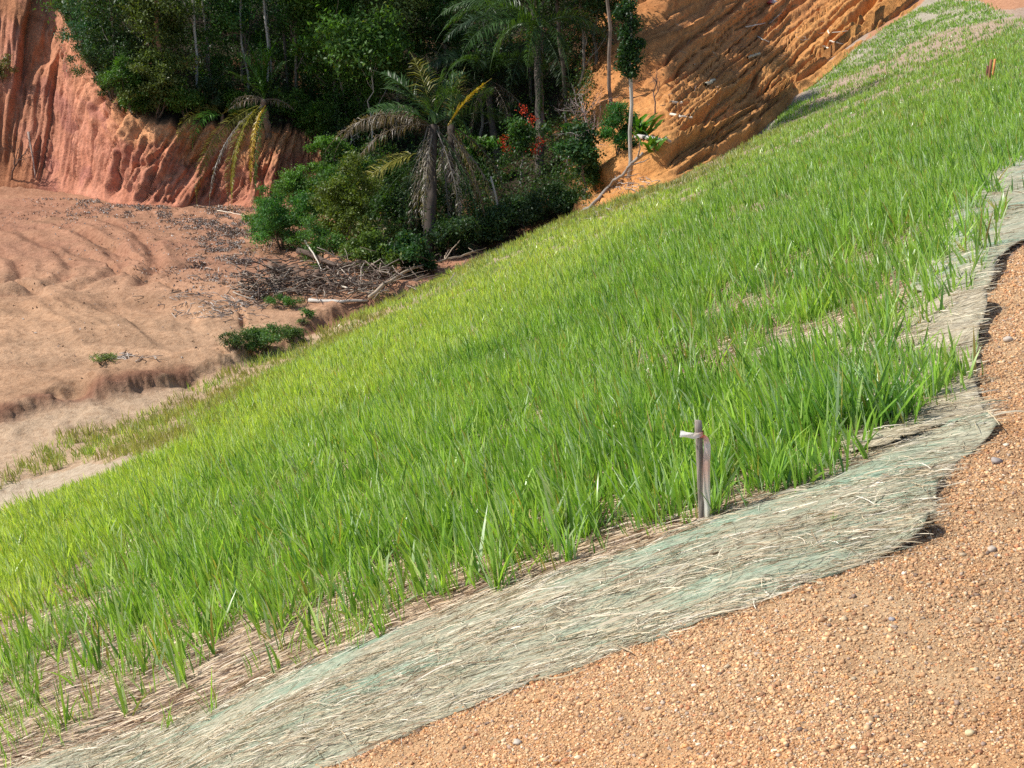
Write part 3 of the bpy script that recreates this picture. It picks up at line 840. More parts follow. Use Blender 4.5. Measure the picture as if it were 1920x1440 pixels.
# ------------------------------------------------------------------ grass
DOWN = math.atan2(0.363, -0.931)        # downhill bearing
FAR_EDGE = wpoly([(-100, 925), (150, 855), (330, 775), (480, 705), (700, 590), (850, 514), (1060, 422), (1250, 357), (1420, 262)])
def grass_cols(x, y, n):
    s = slope_s(x, y)
    k = fbm(x / 2.4, y / 2.4, 4, 501); k2 = fbm(x / 0.5, y / 0.5, 3, 503)
    deep = np.array([0.185, 0.365, 0.052]); mid = np.array([0.34, 0.54, 0.085]); lime = np.array([0.49, 0.63, 0.10]); olive = np.array([0.27, 0.40, 0.12])
    l = np.clip(sst(-3.5, -9.0, s + (k - 0.5) * 5) * sst(52, 38, y), 0, 1)
    l = l * (1 - 0.45 * sst(24, 44, y))
    a = np.clip(k2 * 1.2 - 0.1, 0, 1)[:, None]
    c = deep * (1 - a) + mid * a
    c = c * (1 - l[:, None] * 0.8) + lime * l[:, None] * 0.8
    o = (sst(0.55, 0.72, fbm(x / 1.3, y / 1.3, 3, 507)) * 0.35 * sst(14, 26, y))[:, None]
    c = c * (1 - o) + olive * o
    c = c * (0.80 + 0.66 * RNG.random((n, 1)))
    if n > 500:
        de = seg_dist(x, y, FAR_EDGE)[0]
        e = (np.exp(-(de / 1.5) ** 2) * sst(0.30, 0.60, fbm(x / 1.1, y / 1.1, 3, 509)) * 0.8)[:, None]
        c = c * (1 - e) + np.array([0.32, 0.27, 0.11]) * e
    rr_ = RNG.random(n)
    pale = rr_ < 0.18  # glints on the blades, put in as whitish blade colour
    c[pale] = c[pale] * 0.35 + np.array([0.56, 0.70, 0.52]) * 0.65 * (0.75 + 0.5 * RNG.random((pale.sum(), 1)))
    dk = rr_ > 0.78
    c[dk] *= np.array([0.42, 0.55, 0.6])
    yel = RNG.random(n) < 0.03
    c[yel] = np.array([0.42, 0.36, 0.10]) * (0.7 + 0.6 * RNG.random((yel.sum(), 1)))
    return c

def grass_patch(zone, nt, r0, r1, a0, a1, p, bl, Lm, wm, keep=None, seg=3, fringe=False, holes=True):
    x, y = scatter_wedge(nt, r0, r1, a0, a1, p)
    m = inside(x + (fbm(x * 2, y * 2, 2, 511) - 0.5) * 0.3, y + (fbm(x * 2, y * 2, 2, 512) - 0.5) * 0.3, zone)
    if keep is not None: m &= keep(x, y)
    x, y = x[m], y[m]; n = len(x)
    nb = RNG.integers(max(2, bl // 2), bl + bl // 2 + 1, n)
    idx = np.repeat(np.arange(n), nb); N = len(idx)
    q = np.hypot(x, y)
    vig = 0.42 + 1.0 * fbm(x / 0.45, y / 0.45, 3, 521) ** 1.0 + RNG.normal(0, 0.08, n)
    bx = x[idx] + RNG.normal(0, 0.022, N) * (1 + 0.05 * q[idx]); by = y[idx] + RNG.normal(0, 0.022, N) * (1 + 0.05 * q[idx])
    bz = H(bx, by)
    root = np.stack([bx, by, bz - 0.005], -1)
    L = Lm * np.clip(vig[idx], 0.4, 1.5) * (0.45 + 0.75 * RNG.random(N))
    wd = wm * (0.55 + 0.7 * RNG.random(N)) * (1 + np.clip(q[idx] - 8, 0, 40) * 0.045)
    az = RNG.random(N) * 2 * np.pi
    # half the blades lean downhill
    dl = RNG.random(N) < 0.6
    az = np.where(dl, DOWN + RNG.normal(0, 0.6, N), az)
    lean = np.abs(RNG.normal(0.20, 0.20, N)) + dl * 0.08; curve = np.abs(RNG.normal(0.22, 0.28, N))
    c = grass_cols(bx, by, N)
    if fringe:
        k = fbm(bx / 0.9, by / 0.9, 3, 531)[:, None]; k = sst(0.42, 0.62, k)
        c = c * (1 - k * 0.75) + np.array([0.34, 0.27, 0.12]) * (0.6 + 0.7 * RNG.random((N, 1))) * k * 0.75
        c = c * (1 - 0.25) + np.array([0.20, 0.33, 0.05]) * 0.25
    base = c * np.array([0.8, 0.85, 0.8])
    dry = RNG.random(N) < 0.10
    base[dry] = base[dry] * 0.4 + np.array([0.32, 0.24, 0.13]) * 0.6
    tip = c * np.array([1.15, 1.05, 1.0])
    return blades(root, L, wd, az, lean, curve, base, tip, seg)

def dens(x, y):
    """thin the stand towards its upper edge"""
    d, sd, _, _ = seg_dist(x, y, Z_DENSE, True)
    ins = inside(x, y, Z_DENSE)
    return ins, d
def keep_near(x, y):
    ins, d = dens(x, y)
    p = np.where(ins, 0.50 + 0.6 * sst(0, 1.0, d), 0.10 + 0.45 * np.exp(-d / 0.25))
    hole = sst(0.50, 0.60, fbm(x / 0.55, y / 0.38, 3, 541)) * sst(3.6, 0.8, d) * 0.9
    return RNG.random(len(x)) < p * (1 - hole)

parts = [
    grass_patch(Z_SPARSE, 12000, 3.4, 11, -27, 27, 1.6, 7, 0.262, 0.0130, keep_near, 4),
    grass_patch(Z_SPARSE, 9500, 3.4, 11, -27, 27, 1.6, 6, 0.14, 0.0075, keep_near, 2),
    grass_patch(Z_DENSE, 25000, 10.5, 22, -27, 27, 1.7, 6, 0.222, 0.0120, None, 3),
    grass_patch(Z_DENSE, 50000, 21.5, 62, -27, 27, 1.8, 5, 0.165, 0.0108, None, 2),
    grass_patch(Z_TOPMAT, 22000, 36, 62, 12, 27, 1.0, 4, 0.15, 0.0115, lambda x, y: fbm(x / 0.9, y / 2.0, 3, 551) > 0.36, 2),
    grass_patch(Z_LITTER, 2600, 3.4, 9, -27, 10, 1.6, 5, 0.17, 0.0062, lambda x, y: RNG.random(len(x)) < 0.45 * sst(0.45, 0.65, fbm(x / 0.5, y / 0.5, 2, 553)), 3),
    grass_patch(Z_FRINGE, 34000, 12, 58, -27, 27, 1.8, 6, 0.22, 0.0095, None, 2, True),
]
def q4(p):
    return p
V, Fc, C = cat_meshes(parts)
print("blades verts", len(V))
me = mesh_np("grass", V, Fc, C, M_GRASS, smooth=True)
tag(obj("grass", me), "bright green sown grass covering the long slope", "grass", kind="stuff")

# single plants that stand out against the mats
def tuft(u, v, L, nb, label, wd=0.010, lean=None, cat="grass tuft", sp=0.02, yel=False, scale=1.0):
    p = hit(u, v)[0]
    rt = np.zeros((nb, 3)); rt[:, :2] = RNG.normal(0, sp, (nb, 2)); rt[:, 2] = -0.012
    az = RNG.random(nb) * 2 * np.pi
    if lean is not None: az = np.where(RNG.random(nb) < 0.6, lean + RNG.normal(0, 0.5, nb), az)
    c = grass_cols(np.full(nb, p[0]), np.full(nb, p[1]), nb)
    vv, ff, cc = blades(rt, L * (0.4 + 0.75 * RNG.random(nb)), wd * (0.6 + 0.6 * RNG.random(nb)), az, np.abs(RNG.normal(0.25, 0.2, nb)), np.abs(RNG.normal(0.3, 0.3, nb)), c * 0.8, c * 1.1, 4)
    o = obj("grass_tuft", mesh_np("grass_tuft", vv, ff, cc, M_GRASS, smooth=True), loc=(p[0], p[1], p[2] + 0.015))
    return tag(o, label, cat, "single grass tufts at the mat edge")
tufts = [
    (1068, 1058, 0.26, 16, "broad leaved tuft sprawling over the green mat below the dense grass", 0.013, math.pi),
    (930, 1112, 0.30, 26, "tall upright tuft rooted where the green mat meets the bare straw", 0.010, math.pi * 0.8),
    (715, 1195, 0.17, 9, "small forked tuft alone on the green mat", 0.011, math.pi),
    (672, 1225, 0.22, 7, "thin stalky tuft left of the small forked one", 0.006, math.pi),
    (400, 1338, 0.20, 10, "short bright tuft low on the mat in the lower left", 0.008, None),
    (520, 1262, 0.16, 9, "little tuft with one long leaf pointing left over straw", 0.009, math.pi),
    (316, 1368, 0.17, 14, "clump of thin shoots on the brown straw at the lower left", 0.006, None),
    (1820, 690, 0.17, 10, "small tuft at the very edge of the brown mat beside the gravel", 0.010, 0.6),
    (1748, 758, 0.30, 28, "tuft standing apart in front of the bare brown mat", 0.010, 2.2),
    (1838, 528, 0.16, 9, "tiny tuft by the notch between brown mat and far green mat", 0.007, None),
    (1838, 440, 0.24, 10, "spindly tuft growing through the pale far mat", 0.007, None),
    (1345, 965, 0.26, 22, "yellowing tuft growing right behind the flagged stake", 0.009, None),
    (1560, 985, 0.05, 5, "tiny sprout on the middle of the wide green mat", 0.004, None),
    (1450, 930, 0.24, 16, "dark stemmed tuft rooted at the mat edge right of the stake", 0.008, None),
]
for a in tufts: tuft(a[0], a[1], a[2], a[3], a[4], a[5], a[6], sp=0.003 if a[2] < 0.1 else 0.013)
# the row of tall tufts in front of the bare mat
row = [(1500, 838, "first tall tuft of the row above the mat, nearest the stake"), (1560, 822, "second tall tuft in the row above the mat"), (1622, 812, "third tall tuft in the row above the mat, leaning left"),
       (1672, 800, "last tall tuft of the row above the mat, beside the bare straw")]
for u, v, lb in row: tuft(u, v, 0.36, 85, lb, 0.0115, 2.4, sp=0.055)

# ------------------------------------------------------------------ survey stake with flagging tape, and rebar pegs
def build_stake():
    base = Vector(hit(1317, 976)[0]); top_w = 0
    k = f_len = base.length
    hgt = 178 * base.length / F / math.cos(R(24)) * 1.0
    W = 12 * base.length / F
    t = thing("survey_stake", "grey wooden survey stake with pink and white tape tied round its top", "stake", base)
    # square post, slightly tapered, worn top, leaning a touch
    n = 14; pts = []
    zs = np.linspace(-0.08, hgt, n)
    v = []; 
    cs = [(-1, -1), (-0.2, -1.04), (1, -1), (1.03, 0.1), (1, 1), (0, 1.02), (-1, 1), (-1.02, 0)]
    for i, z in enumerate(zs):
        hw = W * 0.5 * (1.02 - 0.04 * i / n)
        cx = -0.030 * (z / hgt) * hgt / 0.35; 
        for a, b in cs:
            v.append((cx + a * hw + RNG.normal(0, 0.0004), b * hw * 0.8 + RNG.normal(0, 0.0004), z + (RNG.normal(0, 0.0035) if i == n - 1 else 0)))
    v.append((-0.030 * hgt / 0.35, 0, hgt + 0.002))
    f = []
    for i in range(n - 1):
        for j in range(8):
            f.append([i * 8 + j, i * 8 + (j + 1) % 8, (i + 1) * 8 + (j + 1) % 8, (i + 1) * 8 + j])
    o0 = (n - 1) * 8
    for j in range(0, 8, 2): f.append([o0 + j, o0 + j + 1, o0 + (j + 2) % 8, len(v) - 1])
    v = np.array(v); rz = R(32)
    post = obj("post", mesh_np("post", v, np.array(f), np.broadcast_to((0.31, 0.26, 0.22), (len(v), 3)), M_WOOD), t, rot=(0, 0, 0))
    zt = hgt * 0.87; px = -0.030 * zt / 0.35
    # knot around the post
    th = np.linspace(0, 2 * np.pi, 25)
    kv = []; kf = []; kc = []
    for r_ in range(5):
        for i, a in enumerate(th):
            rad = W * 0.66 + 0.0012 * math.sin(5 * a + r_)
            kv.append((px + rad * math.cos(a), rad * 0.9 * math.sin(a), zt + (r_ - 2) * 0.0035 + 0.004 * math.sin(a * 2 + 1) + 0.003 * math.cos(a)))
            kc.append((0.62, 0.16, 0.10) if math.cos(a) > 0.15 else (0.74, 0.68, 0.62))
    for r_ in range(4):
        for i in range(24): kf.append([r_ * 25 + i, r_ * 25 + i + 1, (r_ + 1) * 25 + i + 1, (r_ + 1) * 25 + i])
    obj("tape_knot", mesh_np("tape_knot", np.array(kv), np.array(kf), np.array(kc), M_TAPE, True), t)
    # ribbon strips: path, half width, colours
    def strip(name, path, hw, cols, lab, crumple):
        path = np.array(path); m = 40
        tt = np.linspace(0, 1, m); src = np.linspace(0, 1, len(path))
        pp = np.stack([np.interp(tt, src, path[:, k]) for k in range(3)], -1)
        hh = np.interp(tt, np.linspace(0, 1, len(hw)), hw)
        tg = np.gradient(pp, axis=0); tg /= np.linalg.norm(tg, axis=1)[:, None]
        sdv = np.cross(tg, np.array([0.15, -1.0, 0.1])); sdv /= np.linalg.norm(sdv, axis=1)[:, None]
        V = []; C = []
        for j, q in enumerate(np.linspace(-1, 1, 9)):
            fold = np.sin(q * 2.4 + tt * 6) * crumple * (0.5 + tt)
            V.append(pp + sdv * (q * hh)[:, None] + np.array([0.1, 1, 0])[None] * fold[:, None])
            ci = np.array([np.interp(tt, np.linspace(0, 1, len(cols)), [c[k] for c in cols]) for k in range(3)]).T
            C.append(ci)
        V = np.array(V); C = np.array(C)
        i = np.arange(8)[:, None] * m; j = np.arange(m - 1)[None]
        ff = np.stack([i + j, i + j + 1, i + m + j + 1, i + m + j], -1).reshape(-1, 4)
        o = obj(name, mesh_np(name, V.reshape(-1, 3), ff, C.reshape(-1, 3), M_TAPE, True), t)
        o["label"] = lab
        return o
    S_ = hgt
    strip("ribbon", [(px + W * 0.55, -0.012, zt), (px + W * 1.0, -0.016, zt - 0.03 * S_), (px + W * 1.25, -0.014, zt - 0.10 * S_), (px + W * 1.3, -0.016, zt - 0.3 * S_), (px + W * 1.5, -0.014, zt - 0.55 * S_), (px + W * 1.75, -0.016, zt - 0.70 * S_), (px + W * 1.7, -0.02, zt - 0.85 * S_)],
          [0.006, 0.010, 0.0135, 0.014, 0.0145, 0.012, 0.010], [(0.75, 0.16, 0.09), (0.80, 0.45, 0.38), (0.78, 0.70, 0.66), (0.82, 0.52, 0.42), (0.84, 0.76, 0.68), (0.88, 0.85, 0.78), (0.80, 0.76, 0.60)], "long hanging tail of faded pink and white tape", 0.004)
    strip("ribbon", [(px + W * 0.5, -W * 0.62, zt + 0.006), (px - W * 0.3, -W * 0.85, zt + 0.004), (px - W * 1.0, -W * 0.8, zt + 0.001), (px - W * 2.0, -W * 0.7, zt + 0.003), (px - W * 2.9, -W * 0.6, zt + 0.007)],
          [0.006, 0.010, 0.0125, 0.010, 0.0115], [(0.7, 0.3, 0.22), (0.84, 0.76, 0.68), (0.88, 0.84, 0.76), (0.88, 0.84, 0.80), (0.90, 0.88, 0.84)], "short crumpled white end of tape pointing left", 0.0045)
build_stake()

for (u, v, hpx, wpx, c, lb) in [(1849, 148, 18, 5, (0.13, 0.055, 0.035), "short dark rusty peg, leftmost of the three in the upper right grass"), (1853.5, 150, 30, 5, (0.26, 0.12, 0.06), "brown rusty peg in the middle of the three in the upper right grass"),
                                (1861, 144, 26, 4, (0.62, 0.26, 0.09), "bright orange rusty peg, rightmost of the three in the upper right grass")]:
    p = Vector(hit(u, v + 3)[0]); k = p.length / F
    pts = [(0, 0, -0.1), (0, 0, 0.05), (0.004, 0, hpx * k * 0.6), (0.006, 0, (hpx + 6) * k)]
    tv, tf, tcx = tube(pts, wpx * k * 0.5, 8, c)
    o = obj("steel_peg", mesh_np("steel_peg", tv, tf, tcx, M_RUST, True), loc=p)
    tag(o, lb, "peg", "rusty pegs in the upper grass")

# ------------------------------------------------------------------ forest
GREENS = {"dark": (0.030, 0.062, 0.022), "blue": (0.026, 0.075, 0.035), "mid": (0.050, 0.110, 0.022), "olive": (0.105, 0.135, 0.035), "bright": (0.062, 0.135, 0.022), "pale": (0.15, 0.19, 0.075), "lime": (0.15, 0.22, 0.03), "gloss": (0.030, 0.075, 0.022)}

def crown_mesh(rad, h0, h1, nl, leaf, col, clump=0.42, squash=1.0, open_=0.3, asp=0.45, up=0.5, lean=(0, 0)):
    """leaf clumps spread through an uneven crown between two heights"""
    c0 = (np.array(GREENS[col]) if isinstance(col, str) else np.array(col)) * 1.45
    hm = (h0 + h1) / 2; hh = (h1 - h0) / 2
    nc = int(max(10, 6.0 * rad * rad * hh * 2 / (clump ** 3) * 0.035 * (1 - open_) + 14))
    d = RNG.normal(size=(nc, 3)); d /= np.linalg.norm(d, axis=1)[:, None]
    rr = RNG.random(nc) ** 0.45
    sd_ = RNG.integers(0, 9999)
    bump_ = 0.62 + 0.72 * fbm(np.arctan2(d[:, 1], d[:, 0]) * 1.1 + 9, d[:, 2] * 2.2 + 5, 2, sd_)
    bump_ = np.where(RNG.random(nc) < 0.10, bump_ * 1.3, bump_)
    cen = d * (rr * bump_)[:, None] * np.array([rad, rad * squash, hh])
    cen[:, 0] += (RNG.random(nc) - 0.5) * rad * 0.4
    cen[:, 2] += hm
    cen[:, 0] += lean[0] * (cen[:, 2] - h0); cen[:, 1] += lean[1] * (cen[:, 2] - h0)
    cs = clump * (0.55 + 0.9 * RNG.random(nc))
    pr = cs ** 2; idx = RNG.choice(nc, nl, p=pr / pr.sum())
    off = RNG.normal(size=(nl, 3)) * np.array([0.55, 0.55, 0.38]) * cs[idx][:, None]
    p = cen[idx] + off
    tone = (0.7 + 0.6 * RNG.random(nc))[idx][:, None] * (0.75 + 0.5 * RNG.random((nl, 1)))
    c = c0[None] * tone
    yl = RNG.random(nl) < 0.05
    c[yl] = c[yl] * 0.5 + np.array([0.16, 0.15, 0.03]) * 0.6
    v, f, cc = leaves(p, leaf, c, up, asp, off)
    return v, f, cc, cen

def trunk_mesh(h, r, col, lean=(0, 0), k=8, bend=0.25, limbs=None):
    p = wander((0, 0, -0.4), (lean[0] * h, lean[1] * h, h), 12, bend)
    parts = [tube(p, np.linspace(r, r * 0.45, 12), k, col, 0.15)]
    if limbs is not None:
        for c in limbs:
            i = int(np.clip(c[2] / h * 11 - 2, 2, 10))
            parts.append(tube(wander(p[i], c, 6, 0.2), np.linspace(r * 0.38, r * 0.08, 6), 6, col))
    return cat_meshes(parts)

def tree(u, v, h, h0, rad, nl, leaf, col, label, name="tree", cat="tree", tr=0.07, tcol=(0.24, 0.21, 0.17), lean=(0, 0), group=None, squash=1.0, clump=0.42, asp=0.45, base=None, open_=0.3, nlimb=8):
    p = base if base is not None else hb(u, v)
    t = thing(name, label, cat, p, 0, group)
    a, b, c, cen = crown_mesh(rad * 1.05, h0, h, int(nl * 1.45), leaf * 1.08, col, clump, squash, open_, asp, lean=(lean[0], lean[1]))
    if lean != (0, 0): a[:, 0] += lean[0] * h0; a[:, 1] += lean[1] * h0; cen[:, 0] += lean[0] * h0; cen[:, 1] += lean[1] * h0
    obj("crown", mesh_np("crown", a, b, c, M_LEAF), t)
    pick = cen[RNG.choice(len(cen), min(nlimb, len(cen)), replace=False)]
    tv, tf, tc_ = trunk_mesh(h * 0.93, tr, tcol, lean, limbs=pick)
    obj("trunk", mesh_np("trunk", tv, tf, tc_, M_BARK, True), t)
    return t

def bush(u, v, wdt, h, nl, leaf, col, label, clump=0.3, asp=0.45, name="bush", cat="bush", base=None, squash=0.9, open_=0.2, group=None):
    p = base if base is not None else gp(u, v)
    t = thing(name, label, cat, p, 0, group)
    a, b, c, cen = crown_mesh(wdt / 2 * 0.98, 0.05, h, int(nl * 1.5), leaf * 1.12, col, clump * 0.78, squash, open_, asp)
    obj("foliage", mesh_np("foliage", a, b, c, M_LEAF), t)
    pr = [tube(wander((RNG.normal(0, 0.05), RNG.normal(0, 0.05), -0.1), q, 6, 0.12), np.linspace(0.022, 0.006, 6), 6, (0.15, 0.11, 0.08)) for q in cen[:7]]
    sv, sf, sc = cat_meshes(pr)
    obj("stem", mesh_np("stem", sv, sf, sc, M_BARK, True), t)
    return t

EDGE = "leafy bushes crowding the brink of the red cliff"
bush(150, 70, 1.9, 3.4, 5200, 0.10, "blue", "dark feathery bush at the top left, beside the pink bank", 0.30, 0.3, group=EDGE)
bush(178, 130, 2.2, 3.2, 5600, 0.10, "blue", "tall dark bush just right of the pink bank", 0.32, 0.3, group=EDGE)
bush(208, 188, 2.1, 2.6, 5200, 0.095, "dark", "dark fine leaved bush where the pink bank dips", 0.3, 0.3, group=EDGE)
bush(250, 214, 2.0, 2.2, 5000, 0.09, "bright", "lush green bush over the left end of the orange cliff", 0.28, 0.4, group=EDGE)
bush(296, 220, 1.9, 2.5, 4800, 0.10, "olive", "olive green bush with pale leaf tips on the cliff brink", 0.28, group=EDGE)
bush(345, 224, 1.7, 1.7, 4000, 0.09, "mid", "low mid green bush on the brink left of the leaning palm", 0.28, group=EDGE)
bush(398, 222, 1.7, 1.5, 3600, 0.09, "dark", "shaded low bush on the brink beside hanging palm leaves", 0.28, group=EDGE)
bush(450, 226, 1.4, 1.3, 3000, 0.08, "bright", "small bright bush just left of the leaning palm", 0.24, group=EDGE)
bush(552, 236, 1.6, 1.5, 3300, 0.08, "mid", "scrambling bush at the right end of the cliff top", 0.26, group=EDGE)
bush(596, 262, 1.8, 1.5, 3300, 0.09, "bright", "bright bush spilling down where the cliff ends", 0.28, group=EDGE)
MIDG = "trees standing inside the forest edge"
tree(232, 165, 6.5, 0.6, 1.7, 6500, 0.12, "dark", "dense dark tree behind the brink bushes, upper left", group=MIDG)
tree(310, 190, 5.2, 0.8, 1.5, 6000, 0.11, "olive", "pale olive tree with a reddish bare trunk behind the cliff", tcol=(0.34, 0.17, 0.10), group=MIDG)
tree(270, 120, 7.0, 1.0, 1.6, 5500, 0.12, "mid", "green tree reaching the frame top behind the olive one", group=MIDG)
tree(405, 185, 4.2, 0.7, 1.4, 4600, 0.11, "mid", "rounded tree in half shade between thin pale trunks", group=MIDG)
tree(462, 150, 6.0, 1.0, 1.5, 4600, 0.12, "blue", "shaded tree directly behind the upright palm leaves", group=MIDG)
tree(560, 190, 6.0, 1.6, 1.5, 5200, 0.12, "mid", "loose crowned tree right of the leaning palm", group=MIDG, open_=0.5)
tree(628, 240, 5.6, 1.5, 1.6, 6400, 0.115, "mid", "sunlit leafy tree with a thin slanting trunk above the bank", group=MIDG, lean=(-0.03, 0))
tree(672, 262, 3.4, 0.6, 1.2, 4200, 0.10, "bright", "bright green young tree left of the middle palm", group=MIDG)
tree(742, 250, 6.2, 2.6, 1.8, 7500, 0.125, "olive", "broad tree with pale sunlit leaves over the middle palm", group=MIDG)
tree(836, 232, 6.3, 2.6, 1.6, 5600, 0.12, "mid", "leafy tree between the middle palm and the drooping palm", group=MIDG)
tree(905, 262, 5.0, 0.8, 1.4, 4200, 0.11, "dark", "dark tree standing under the drooping palm", group=MIDG)
tree(690, 150, 7.5, 0.5, 2.0, 5000, 0.13, "dark", "big dark tree deep in the wood, upper middle", group=MIDG)
tree(880, 150, 8, 0.5, 2.2, 5000, 0.13, "dark", "dark tree filling the gap above the middle palm", group=MIDG)
tree(1000, 190, 8, 0.5, 1.8, 4600, 0.13, "dark", "very dark tree behind the drooping palm trunk", group=MIDG)
tree(1085, 165, 7, 1.2, 1.9, 6000, 0.12, "dark", "thin dark tree where the wood meets the orange slope", group=MIDG, open_=0.6)
tree(1118, 118, 7.5, 1.0, 1.9, 5200, 0.13, "dark", "dark leafy tree casting shade on the upper orange slope", group=MIDG)
tree(520, 70, 8, 0.5, 2.4, 5200, 0.13, "dark", "dark tree in the depth of the wood behind pale poles", group=MIDG)
tree(340, 60, 8, 0.5, 2.4, 5200, 0.13, "dark", "dark background tree behind the three white trunks", group=MIDG)

TALL = "tall slender trees with pale bare trunks"
for (u, v, h, lx, c, tr, lb) in [
        (316, 205, 11, -0.02, (0.42, 0.22, 0.14), 0.09, "slender tree with reddish trunk above the olive foliage"),
        (374, 190, 12, 0.0, (0.50, 0.47, 0.42), 0.06, "straight white trunked tree, leftmost of the pale poles"),
        (392, 180, 12.5, 0.01, (0.46, 0.43, 0.38), 0.045, "thin white trunked tree close right of the leftmost pole"),
        (402, 165, 13, 0.0, (0.42, 0.40, 0.36), 0.04, "third thin pale tree in the cluster of poles"),
        (465, 175, 12, -0.01, (0.36, 0.34, 0.30), 0.05, "grey trunked slender tree left of the upright palm leaves"),
        (500, 165, 13, 0.0, (0.52, 0.50, 0.45), 0.06, "pale pole of a tree rising behind the upright palm leaves"),
        (508, 150, 13, 0.01, (0.44, 0.42, 0.38), 0.04, "thin companion pole touching the pale one behind the palm"),
        (540, 170, 11, 0.0, (0.16, 0.14, 0.12), 0.07, "dark trunked slender tree right of the upright palm leaves"),
        (655, 250, 8, -0.10, (0.40, 0.33, 0.26), 0.05, "slim tree with trunk slanting left above the brown fronds"),
        (707, 300, 5.5, 0.0, (0.42, 0.38, 0.32), 0.035, "thin pole tree just left of the middle palm"),
        (1010, 215, 8, 0.0, (0.20, 0.17, 0.14), 0.10, "dark trunked tall tree behind the bare grey shrub"),
        (1062, 200, 11, -0.06, (0.12, 0.10, 0.08), 0.09, "blackish leaning trunk beside the orange slope"),
        (1150, 200, 12, -0.12, (0.24, 0.19, 0.15), 0.075, "pale leaning trunk crossing the shaded orange slope"),
        (600, 130, 12, 0.0, (0.2, 0.17, 0.14), 0.09, "tall tree with hidden trunk in the middle of the wood"),
        (820, 130, 13, 0.0, (0.2, 0.17, 0.14), 0.10, "tall shading tree far back above the middle palm"),
        (960, 120, 13, 0.0, (0.15, 0.12, 0.10), 0.11, "tall tree deep in the darkest part of the wood")]:
    tree(u, v, h, h * 0.52, 2.3, 5200, 0.16, "mid" if u % 2 else "dark", lb, "slender_tree", "tree", tr, c, (lx, 0.0), TALL, clump=0.6, nlimb=6)

# glossy column of leaves climbing a thin white trunk
def climber():
    b = hb(1180, 318); k = b.length / F
    t = thing("vine_clad_tree", "thin white trunk wrapped in glossy dark leaves before the orange slope", "tree", b)
    pts = [((u_ - 1180) * k, 0, (318 - v_) * k) for u_, v_ in [(1180, 330), (1182, 300), (1179, 250), (1181, 200), (1178, 160), (1174, 120), (1176, 70), (1171, 20), (1172, -40), (1170, -90)]]
    tv, tf, tc_ = tube(pts, np.linspace(0.065, 0.04, len(pts)), 8, (0.46, 0.43, 0.38), 0.2)
    obj("trunk", mesh_np("trunk", tv, tf, tc_, M_BARK, True), t)
    cen = []
    for (u_, v_, r_) in [(1170, 30, 17), (1158, 45, 15), (1178, 60, 17), (1165, 75, 14), (1175, 95, 17), (1168, 110, 16), (1182, 118, 20), (1166, 130, 16), (1178, 143, 16), (1192, 95, 9), (1176, 0, 14), (1180, -30, 22)]:
        m = 420
        q = RNG.normal(size=(m, 3)) * np.array([0.45, 0.45, 0.40]) * r_ * k
        q += np.array([(u_ - 1180) * k, 0, (318 - v_) * k]); cen.append(q)
    q = np.concatenate(cen)
    a, f, c = leaves(q, 0.10, np.array(GREENS["gloss"]) * (0.6 + 0.8 * RNG.random((len(q), 1))), 0.4, 0.6)
    obj("crown", mesh_np("crown", a, f, c, M_LEAF), t)
climber()

# bare grey shrubs
def bare_tree(u, v, hgt, label, col=(0.34, 0.31, 0.29), spread=0.55, r0=0.035, seed=1, name="bare_tree"):
    rg = np.random.default_rng(seed)
    b = hb(u, v)
    t = thing(name, label, "tree", b)
    parts = []; br = []
    def grow(p, d, L, r, lev, out):
        n = 5; pts = [p]
        q = p.copy(); dd = d.copy()
        for i in range(n):
            dd = dd + rg.normal(0, 0.16, 3); dd /= np.linalg.norm(dd)
            q = q + dd * L / n; pts.append(q.copy())
        out.append(tube(np.array(pts), np.linspace(r, r * 0.6, n + 1), 6 if lev < 2 else 4, col))
        if lev < 4:
            for c in range(rg.integers(2, 4)):
                nd = dd + rg.normal(0, spread, 3) + np.array([0, 0, 0.15]); nd /= np.linalg.norm(nd)
                j = rg.integers(2, n + 1)
                grow(pts[j], nd, L * (0.55 + 0.25 * rg.random()), r * 0.6, lev + 1, br)
    grow(np.array([0, 0, -0.1]), np.array([0.05, 0, 1.0]), hgt * 0.42, r0, 0, parts)
    a = cat_meshes(parts); obj("trunk", mesh_np("trunk", *a, M_BARK, True), t)
    a = cat_meshes(br); obj("branch", mesh_np("branch", *a, M_BARK, True), t)
bare_tree(1056, 330, 3.3, "leafless grey shrub with fine forked twigs against the dark wood", seed=3)
bare_tree(1100, 320, 3.6, "leafless pinkish shrub spreading before the orange slope", (0.36, 0.28, 0.26), 0.6, 0.03, seed=5)
bare_tree(1072, 260, 2.8, "smaller leafless shrub higher behind the other bare ones", (0.30, 0.28, 0.25), 0.6, 0.025, seed=8)
bare_tree(1228, 215, 2.0, "small dead branching shrub stuck in the orange slope", (0.14, 0.10, 0.09), 0.7, 0.03, seed=11)
bare_tree(22, 335, 2.6, "dark tangled dead shrub at the foot of the left bank", (0.12, 0.08, 0.065), 0.75, 0.04, seed=13)
bare_tree(655, 300, 2.0, "greyish dead brushy tree below the slanting trunk", (0.30, 0.26, 0.23), 0.7, 0.03, seed=17)

